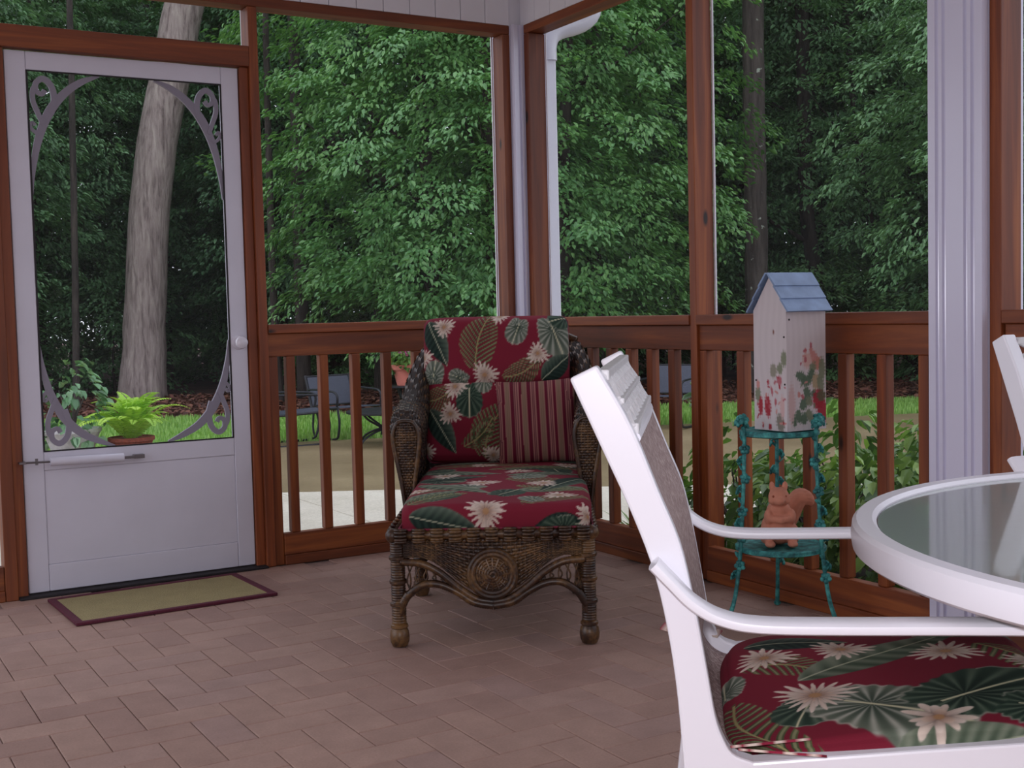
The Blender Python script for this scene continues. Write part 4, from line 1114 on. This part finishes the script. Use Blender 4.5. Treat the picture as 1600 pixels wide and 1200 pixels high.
# ---- leaf helpers
def leaves_mesh(name, base, dirs, norms, L, Wd, fold=.25, droop=.12):
    # arrays: base (n,3), dirs, norms, L (n,), Wd (n,)
    d = dirs/np.linalg.norm(dirs, axis=1)[:, None]; s = np.cross(d, norms); s /= np.linalg.norm(s, axis=1)[:, None]+1e-9; nn = np.cross(s, d)
    n = len(base); L1 = L[:, None]; W1 = Wd[:, None]
    p = [base,
         base+d*L1*.33+s*W1*.46+nn*W1*fold, base+d*L1*.70+s*W1*.36+nn*(W1*fold*.8-L1*droop*.4),
         base+d*L1-nn*L1*droop,
         base+d*L1*.70-s*W1*.36+nn*(W1*fold*.8-L1*droop*.4), base+d*L1*.33-s*W1*.46+nn*W1*fold]
    V = np.stack(p, 1).reshape(-1, 3); o = (np.arange(n)*6)[:, None]
    F = np.concatenate([o+np.array([[0,1,2,3]]), o+np.array([[0,3,4,5]])], 1).reshape(-1, 4)
    return np_mesh(name, V, F)
def crown_arrays(seed, z0, z1, rad, nsp, nl, leaf, prof=None, spread=.42, flatn=.9):
    rg = np.random.RandomState(seed); B = []; D = []; Nn = []; L = []
    for i in range(nsp):
        h = rg.uniform(0, 1); z = z0+(z1-z0)*h; rmax = rad*(prof(h) if prof else math.sin(math.pi*(.12+.80*h))**.6)
        r = rmax*math.sqrt(rg.uniform(.12, 1)); a = rg.uniform(0, 2*math.pi)
        c = np.array([r*math.cos(a), r*math.sin(a), z+rg.normal(0, .1)])
        out = np.array([math.cos(a+rg.normal(0, .5)), math.sin(a+rg.normal(0, .5)), -.25+rg.normal(0, .2)])
        nr = np.array([0, 0, 1.])*flatn+out*rg.uniform(.05, .5)+rg.normal(0, .12, 3); nr /= np.linalg.norm(nr)
        out = out-nr*out.dot(nr); out /= np.linalg.norm(out); sd = np.cross(nr, out)
        q = rg.uniform(-1, 1, (nl, 2)); q[:, 0] = q[:, 0]*.5+.5
        fan = spread*rg.uniform(.6, 1.25)
        p = c+out*(q[:, :1]*fan)+sd*(q[:, 1:]*fan*.62*(1.1-.5*np.abs(q[:, :1]-.4)))+nr*rg.normal(0, .035, (nl, 1))-np.array([0,0,1.])*(q[:, :1]**2*fan*.25)
        dr = out+sd*(q[:, 1:]*1.1)+rg.normal(0, .28, (nl, 3))+np.array([0,0,-.25]); B.append(p); D.append(dr); Nn.append(nr+rg.normal(0, .28, (nl, 3))); L.append(leaf*rg.uniform(.65, 1.25, nl))
    return np.concatenate(B), np.concatenate(D), np.concatenate(Nn), np.concatenate(L)
def crown(name, *a, ratio=.52, **k):
    B, D, Nn, L = crown_arrays(*a, **k); return leaves_mesh(name, B, D, Nn, L, L*ratio)

def trunk_mb(pts, r0, r1, rg, branches=0, flare=0, seg=12, jit=.10):
    n = 26; P = spline(pts, n); rr = np.linspace(r0, r1, n)
    if flare: rr = rr+flare*np.exp(-np.linspace(0, 1, n)*14)
    P = P+np.array([[rg.gauss(0, r1*jit), rg.gauss(0, r1*jit), 0] for _ in range(n)])
    mb = MB().tube(P.tolist(), rr.tolist(), seg)
    for b in range(branches):
        t = rg.uniform(.3, .95); i = int(t*(n-1)); a = rg.uniform(0, 6.28); L = rg.uniform(.8, 2.0)
        p = Vector(P[i]); d = Vector((math.cos(a), math.sin(a), .5))
        mb.tube([tuple(p), tuple(p+d*L*.5), tuple(p+d*L+Vector((0,0,.15)))], [rr[i]*.38, rr[i]*.24, rr[i]*.08], 6)
    return mb

LM = [crown('foliage', 11+i, .9, 6.7, 2.3, 560, 58, .078, prof=lambda h: (.55+.5*math.sin(math.pi*min(1, h*.9+.1)))*(1 if h < .6 else 1-.9*(h-.6))) for i in range(4)]
TALL = [crown('foliage', 31+i, .2, 9.6, 3.0, 400, 44, .125, prof=lambda h: (.6+.45*math.sin(math.pi*min(1, h*.9+.1)))*(1 if h < .45 else 1-1.1*(h-.45)), spread=.6) for i in range(3)]
BUSH = [crown('foliage', 51+i, .12, 1.9, .95, 120, 44, .07, spread=.3) for i in range(2)]
for m_ in LM: m_.materials.append(M_leaf)
for m_ in TALL: m_.materials.append(M_leaf)
for m_ in BUSH: m_.materials.append(M_leaf)
TRK = []
for i in range(3):
    rg = random.Random(80+i)
    TRK.append(obj('trunk_source', trunk_mb([(0,0,-.1), (rg.uniform(-.1,.1), 0, 2.5), (rg.uniform(-.25,.25), .1, 5), (rg.uniform(-.3,.3), 0, 8)], .10, .04, rg, 8), M_bark2, smooth=True))
TKM = [o.data for o in TRK]
for o in TRK: bpy.data.objects.remove(o)

def polar(deg, d):
    a = YAW+R(deg); return (CAM.x+d*math.sin(a), CAM.y+d*math.cos(a), G-.06)
def tree(name, label, group, deg, d, crown_me, tk, s, rz, zs=1.0, dz=0, mat=None):
    t = thing(name, label, 'tree', polar(deg, d), rz, group)
    obj('trunk', tk, None, t).scale = (s, s, s*zs)
    f = obj('foliage', crown_me, None, t, kind='stuff'); f.scale = (s, s, s*zs); f.location.z = dz
    if mat: f.material_slots[0].link = 'OBJECT'; f.material_slots[0].material = mat
    return t
rg = random.Random(5)
A_ = [(-30,17.5),(-26.2,19.0),(-21,22),(-15.8,23),(-10.6,21.8),(-3.6,16.4),(-.6,15.2),(2.6,15.8),(6.6,21.5),(9.8,21.4),(14.2,20.8),(18.4,21.5),(23.8,16.2),(27.6,15.6),(30.5,15)]
for i, (a, d) in enumerate(A_):
    br = i in (5, 6, 7)
    tree('understory_tree', 'fresh green understory tree at the front of the woods behind the chaise' if br else 'leafy understory tree at the front edge of the woods behind the lawn', 'fresh green trees behind the chaise' if br else 'trees at the front edge of the woods', a, d, LM[i % 4], TKM[i % 3], rg.uniform(.92, 1.12), rg.uniform(0, 6.28), 1.0, (.55 if a < -7 else (.25 if i % 2 else .0)), M_leaf2 if br else None)
for i in range(17):
    tree('woodland_tree', 'leafy tree standing a few metres inside the woods', 'trees inside the woods', -31+3.85*i+rg.uniform(-1, 1), (rg.uniform(20.5, 24) if abs(-31+3.85*i+16) > 8 else rg.uniform(24.5, 25.5)), LM[(i+1) % 4], TKM[(i+1) % 3], rg.uniform(1.15, 1.4), rg.uniform(0, 6.28), 1.0, .5)
for i in range(17):
    tree('forest_tree', 'tall forest tree filling the back of the woods', 'tall trees at the back of the woods', -33+4.1*i+rg.uniform(-1, 1), rg.uniform(27, 33), TALL[i % 3], TKM[i % 3], rg.uniform(1.05, 1.3), rg.uniform(0, 6.28))
for i in range(16):
    if i % 3 == 0: continue
    tree('forest_tree', 'tall forest tree filling the back of the woods', 'tall trees at the back of the woods', -33+4.4*i+rg.uniform(-1, 1), rg.uniform(36, 42), TALL[(i+1) % 3], TKM[i % 3], rg.uniform(.98, 1.18), rg.uniform(0, 6.28))
for i in range(26):
    t = thing('undergrowth_bush', 'low leafy bush on the leaf litter under the trees', 'bush', polar(-30+2.35*i+rg.uniform(-.7, .7), rg.uniform(20.8, 25) if abs(-30+2.35*i+16.5) < 6 else rg.uniform(18.5, 25)), rg.uniform(0, 6), 'bushes under the trees')
    f = obj('foliage', BUSH[i % 2], None, t, kind='stuff'); s = rg.uniform(.8, 1.4); f.scale = (s*1.3, s*1.3, s)
    obj('stem', MB().tube([(0,0,0), (.03,.02,.5*s), (0,.05,1.1*s)], [.03,.02,.01], 6), M_bark2, t)

# the named trunks
def trunk_tree(name, label, pts, r0, r1, mat, seed, branches=0, flare=0, foliage=None, group=None):
    b = pts[0]; t = thing(name, label, 'tree', (b[0], b[1], G-.06), 0, group)
    rel = [(p[0]-b[0], p[1]-b[1], p[2]-(G-.06)) for p in pts]; rel[0] = (0, 0, -.15)
    obj('trunk', trunk_mb(rel, r0, r1, random.Random(seed), branches, flare, 20, .035), mat, t, smooth='all')
    if foliage:
        me, z, s = foliage; f = obj('foliage', me, None, t, kind='stuff'); f.location = (rel[-1][0], rel[-1][1], z); f.scale = (s, s, s*.7)
    return t
trunk_tree('oak_tree', 'big leaning oak with thick pale grey bark seen through the screen door', [(1.63,13.9,-.15), (1.70,13.9,1.0), (1.84,13.9,2.5), (2.04,13.9,3.9), (2.42,13.9,5.4), (2.7,13.9,7.0), (3.2,13.9,10)], .305, .29, M_bark, 3, 0, .10, (TALL[0], 6.4, 1.2))
trunk_tree('lichen_tree', 'straight slim tree with white lichen spots behind the birdhouse', [(8.64,8.0,-.15), (8.64,8.0,1.4), (8.63,8.0,3.2), (8.62,8.0,5.2), (8.6,8.0,9)], .165, .14, M_bark3, 4, 0, .03, (LM[0], 5.0, 1.1))
gt = 'thin dark trunks in the woods'
for k, pts in enumerate([[(12.3,9,-.15),(12.16,9,.97),(11.95,9,2.3),(11.6,9,4.1),(11.3,9,7)], [(11.0,9.2,-.15),(10.95,9.2,1.3),(10.75,9.2,2.8),(10.7,9.2,6.5)], [(.33,12.2,-.15),(.37,12.2,.9),(.42,12.2,2.6),(.5,12.2,6)], [(3.5,12.0,-.15),(3.5,12.0,2.8),(3.52,12.0,4.7),(3.5,12.0,8)], [(4.9,12.5,-.15),(4.95,12.5,2),(4.9,12.5,4.8),(5.0,12.5,8)], [(5.75,10.2,-.15),(5.72,10.2,2),(5.7,10.2,4.8),(5.6,10.2,8)], [(7.2,9.8,-.15),(7.15,9.8,2),(7.2,9.8,4.8),(7.3,9.8,8)], [(2.9,11.4,-.15),(2.86,11.4,2),(2.9,11.4,6)], [(-.9,13.2,-.15),(-.85,13.2,2),(-.9,13.2,6)]]):
    trunk_tree('sapling', ('thin dark leaning trunk in the woods between birdhouse roof and fluted column', 'dark trunk in the woods just behind the birdhouse roof', 'very thin grey trunk standing beside the big leaning oak')[k] if k < 3 else 'thin dark bare trunk rising through the foliage of the woods', pts, (.07,.13,.05,.10,.06,.13,.11,.06,.07)[k], (.04,.10,.04,.07,.05,.10,.09,.04,.05)[k], M_bark2, 20+k, (0 if k in (2, 7, 8) else 3), .02, None, gt)

# lawn grass and leaf litter: nobody could count them
def pin(poly_near, poly_far, n, seed):
    r_ = np.random.RandomState(seed); x = r_.uniform(-6, 13, n); t = r_.uniform(0, 1, n)
    a = np.interp(x, [p[0] for p in poly_near], [p[1] for p in poly_near]); b = np.interp(x, [p[0] for p in poly_far], [p[1] for p in poly_far])
    return x, a+(b-a)*t, r_
x, y, r_ = pin(near_edge, far_edge, 42000, 1)
n = len(x); a = r_.uniform(0, 6.28, n)
B = np.c_[x, y, np.full(n, G-.012)]; D = np.c_[np.cos(a)*.5, np.sin(a)*.5, np.ones(n)]; Nn = np.c_[np.cos(a), np.sin(a), np.zeros(n)-.3]
me = leaves_mesh('grass', B, D, Nn, r_.uniform(.05, .085, n), r_.uniform(.012, .022, n), .1, .2); me.materials.append(M_grass)
o = obj('grass', me, None); tag(o, 'short green grass growing on the lawn strip', 'grass', kind='stuff')
x, y, r_ = pin(far_edge, [(p[0]+2.2, p[1]+4.2) for p in far_edge], 26000, 2)
n = len(x); a = r_.uniform(0, 6.28, n)
B = np.c_[x, y, np.full(n, G-.05)+r_.uniform(0, .04, n)]; D = np.c_[np.cos(a), np.sin(a), r_.normal(.1, .3, n)]; Nn = np.c_[r_.normal(0, .35, (n, 2)), np.ones(n)]
me = leaves_mesh('leaf_litter', B, D, Nn, r_.uniform(.06, .12, n), r_.uniform(.04, .07, n), .25, .1); me.materials.append(M_litter)
o = obj('leaf_litter', me, None); tag(o, 'fallen red-brown leaves lying behind the lawn', 'fallen leaves', kind='stuff')

# ---- potted fern and stone planter outside the door
fp = thing('potted_fern', 'bright green fern in a red-brown pot outside the screen door', 'potted plant', loc=(-.642, 5.0, G))
obj('pot', MB().lathe([(.10,0),(.125,.05),(.165,.20),(.180,.21),(.180,.238),(.165,.24),(.150,.225)], 28), M_brickpot, fp, smooth=True)
obj('soil', MB().lathe([(.001,.21),(.152,.21),(.152,.224),(.001,.226)], 20), M_soil, fp)
def frond_mesh(seed, L=.42):
    rg = np.random.RandomState(seed); n = 22; t = np.linspace(.06, 1, n)
    P = np.c_[L*(t*.95-.25*t**3*.4), np.zeros(n), L*(.85*t-.75*t**2.2)]
    T = np.gradient(P, axis=0); T /= np.linalg.norm(T, axis=1)[:, None]; up = np.cross(T, [0, 1, 0]); up = -up*np.sign(up[:, 2:3]+1e-9)*-1
    B = []; D = []; N_ = []; Ls = []
    for s in (-1, 1):
        for i in range(n):
            w = math.sin(math.pi*min(1, t[i]*.82+.16))**.7*.062+.008
            B.append(P[i]); D.append(np.array([0, s, 0])+T[i]*.45+np.array([0, 0, -.1])); N_.append(up[i]); Ls.append(w)
    B.append(P[0]*0); D.append(P[3]); N_.append([0, 0, 1]); Ls.append(.06)
    Ls = np.array(Ls); me = leaves_mesh('frond', np.array(B), np.array(D), np.array(N_), Ls, np.full(len(Ls), .021), .1, .1); me.materials.append(M_fern); return me
FR = [frond_mesh(i, .46+.04*i) for i in range(3)]
rg = random.Random(9)
for k in range(60):
    f = obj('frond', FR[k % 3], None, fp); a = k*2.39996+rg.uniform(-.2, .2); s = rg.uniform(.7, 1.05)
    el = (k/60)**.8; f.rotation_euler = (rg.uniform(-.25, .25), -R(58)*(1-el)**.8-R(8), a); f.scale = (s, s, s); f.location = (math.cos(a)*.05*el, math.sin(a)*.05*el, .222)
pl = thing('stone_planter', 'grey stone planter with a leafy shrub beside the fern', 'planter', loc=(-1.10, 5.1, G))
obj('basin', MB().lathe([(.10,0),(.13,.02),(.12,.06),(.16,.16),(.205,.28),(.222,.30),(.222,.325),(.20,.326),(.18,.30)], 32), M_stone, pl, smooth=True)
obj('soil', MB().lathe([(.001,.285),(.185,.285),(.185,.30),(.001,.302)], 20), M_soil, pl)
B, D, Nn, L = crown_arrays(77, .34, .76, .23, 20, 10, .085, spread=.12)
me = leaves_mesh('foliage', B, D, Nn, L, L*.62); me.materials.append(leaf_mat('camellia_leaf', [C(70,108,74), C(104,148,108), C(146,180,148)], .3)); obj('foliage', me, None, pl, kind='stuff')
mb = MB()
for k in range(6): a = k*1.05; mb.tube([(0,0,.29), (.05*math.cos(a), .05*math.sin(a), .45), (.13*math.cos(a), .13*math.sin(a), .62)], [.010,.008,.004], 6)
obj('stems', mb, M_bark2, pl)
pl.location.x = -1.07

# ---- wrought iron patio set
it = thing('iron_table', 'low round black iron table with curved legs on the patio', 'table', loc=(1.62, 5.05, G))
obj('table_top', MB().lathe([(.001,.285),(.36,.285),(.375,.29),(.375,.305),(.36,.31),(.001,.31)], 40), M_iron, it, smooth=True)
for k in range(4):
    a = R(20+90*k); c_, s_ = math.cos(a), math.sin(a)
    obj('leg', MB().tube(spline([(.30*c_,.30*s_,.285), (.24*c_,.24*s_,.235), (.10*c_,.10*s_,.165), (.06*c_,.06*s_,.14), (.16*c_,.16*s_,.125), (.30*c_,.30*s_,.07), (.36*c_,.36*s_,.004)], 24).tolist(), .010, 7), M_iron, it, smooth=True)
obj('ring', MB().tube([(.085*math.cos(t), .085*math.sin(t), .15) for t in np.linspace(0, 6.283, 25)[:-1]], .007, 6, closed=True), M_iron, it, smooth=True)
def patio_chair(label, loc, rz):
    t = thing('patio_chair', label, 'chair', loc, rz, 'dark metal patio chairs on the patio')
    obj('back_sling', MB().prism([(-.30,.40),(-.292,.40),(-.402,.76),(-.41,.76)], 'y', -.25, .25), M_sling_o, t)
    obj('seat_sling', MB().prism([(-.29,.37),(.24,.40),(.24,.408),(-.29,.378)], 'y', -.25, .25), M_sling_o, t)
    for s in (-1, 1):
        y_ = s*.265
        obj('side_frame', MB().tube(spline([(-.415,y_,.775), (-.35,y_,.58), (-.295,y_,.39), (-.2,y_,.375), (.1,y_,.39), (.26,y_,.405)], 24).tolist(), .014, 8), M_iron, t, smooth=True)
        obj('arm', MB().tube(spline([(-.36,y_,.60), (-.2,y_,.61), (.1,y_,.60), (.2,y_,.585), (.245,y_,.53), (.23,y_,.42)], 20).tolist(), .013, 8), M_iron, t, smooth=True)
        obj('leg', MB().tube(spline([(.24,y_,.40), (.27,y_,.25), (.25,y_,.1), (.20,y_,.03), (0,y_,.014), (-.25,y_,.014)], 24).tolist(), .013, 8), M_iron, t, smooth=True)
        obj('rear_leg', MB().tube([(-.25,y_,.38), (-.28,y_,.15), (-.26,y_,.014)], .012, 8), M_iron, t, smooth=True)
    mb = MB()
    for z, x in ((.762, -.408), (.405, -.30)): mb.tube([(x,-.265,z), (x,.265,z)], .012, 8)
    obj('back_rail', mb, M_iron, t, smooth=True)
    t.scale = (.9, .9, .77)
    return t
patio_chair('dark sling patio chair behind the low iron table', (1.60, 5.92, G-.01), R(-82))
patio_chair('dark sling patio chair turned sideways next to the low iron table', (1.02, 5.72, G-.01), R(-10))
patio_chair('grey sling patio chair standing alone on the stained paving', (4.35, 4.55, G), R(-150))
ps = thing('pot_stand', 'small black iron stand carrying the pink flower pot', 'stand', loc=(2.14, 5.74, G-.01))
obj('top_plate', MB().lathe([(.001,.47),(.19,.47),(.19,.485),(.001,.485)], 28), M_iron, ps, smooth=True)
for k in range(3):
    a = R(90+120*k); c_, s_ = math.cos(a), math.sin(a); obj('leg', MB().tube(spline([(.15*c_,.15*s_,.47), (.07*c_,.07*s_,.25), (.17*c_,.17*s_,.004)], 14).tolist(), .010, 6), M_iron, ps, smooth=True)
fp2 = thing('flower_pot', 'pink clay pot of pink flowers on the iron stand', 'flower pot', loc=(2.14, 5.74, G+.476))
obj('pot', MB().lathe([(.09,0),(.125,.15),(.145,.15),(.150,.195),(.138,.196),(.12,.18)], 28), M_pot, fp2, smooth=True)
B, D, Nn, L = crown_arrays(91, .19, .34, .17, 26, 12, .06, spread=.09); me = leaves_mesh('foliage', B, D, Nn, L, L*.6); me.materials.append(M_shrub); obj('foliage', me, None, fp2, kind='stuff')
mb = MB(); rg = random.Random(4); q = Matrix.Identity(3)
for k in range(14):
    a = rg.uniform(0, 6.28); r_ = rg.uniform(.04, .17); blossom(mb, (r_*math.cos(a), r_*math.sin(a), rg.uniform(.27, .38)), .032, (math.cos(a), math.sin(a)-.6, .7), rg)
obj('blossoms', mb, simple('pink_petal', C(226,140,190), .7), fp2, smooth='all')
obj('soil', MB().lathe([(.001,.165),(.125,.165),(.125,.178),(.001,.18)], 16), M_soil, fp2)

# ---- shrubs and striped grasses outside the right wall
SH = []
for i in range(3):
    B, D, Nn, L = crown_arrays(61+i, .08, .60, .34, 70, 12, .066, spread=.12, flatn=.7)
    me = leaves_mesh('foliage', B, D, Nn, L, L*.56); me.materials.append(M_shrub); SH.append(me)
rg = random.Random(12)
for k, (x, y, s) in enumerate([(.62,-.78,.95),(.66,-1.22,1.0),(.62,-1.66,1.05),(.64,-2.1,1.05),(1.15,-.95,1.0),(1.2,-1.5,1.0),(.7,-2.6,1.0),(1.1,-2.05,1.0)]):
    t = thing('garden_shrub', 'glossy green garden shrub outside the railing behind the stand', 'shrub', (x, y, G-.004), rg.uniform(0, 6), 'glossy shrubs outside the railing')
    f = obj('foliage', SH[k % 3], None, t, kind='stuff'); f.scale = (s, s, s)
    mb = MB()
    for j in range(7): a = j*.9; mb.tube([(0,0,0), (.07*math.cos(a), .07*math.sin(a), .22), (.2*math.cos(a), .2*math.sin(a), .46)], [.010,.008,.003], 5)
    obj('stems', mb, M_bark2, t)
def tuft(seed, n=60, L=.34):
    r_ = np.random.RandomState(seed); V = []; F = []
    for k in range(n):
        a = r_.uniform(0, 6.28); l = L*r_.uniform(.6, 1.1); lean = r_.uniform(.25, .9); w = r_.uniform(.007, .011); d = np.array([math.cos(a), math.sin(a)]); sd = np.array([-d[1], d[0], 0])
        for i in range(6):
            t = i/5; p = np.array([d[0]*lean*l*t**1.3, d[1]*lean*l*t**1.3, l*(t-.55*lean*t*t)]); ww = w*(1-t**2*.95)
            V += [p+sd*ww, p-sd*ww]
        o = k*12; F += [(o+2*i, o+2*i+1, o+2*i+3, o+2*i+2) for i in range(5)]
    me = np_mesh('blades', np.array(V), np.array(F)); me.materials.append(M_lir); return me
TU = [tuft(i) for i in range(2)]
for k, (x, y) in enumerate([(.46,-.26),(.47,-.56),(.46,-.86),(.74,-.42),(.46,-1.15)]):
    t = thing('grass_tuft', 'tuft of pale striped grass outside the railing beside the corner', 'ornamental grass', (x, y, G-.004), k*1.3, 'striped grass tufts outside the railing')
    obj('blades', TU[k % 2], None, t, kind='stuff')
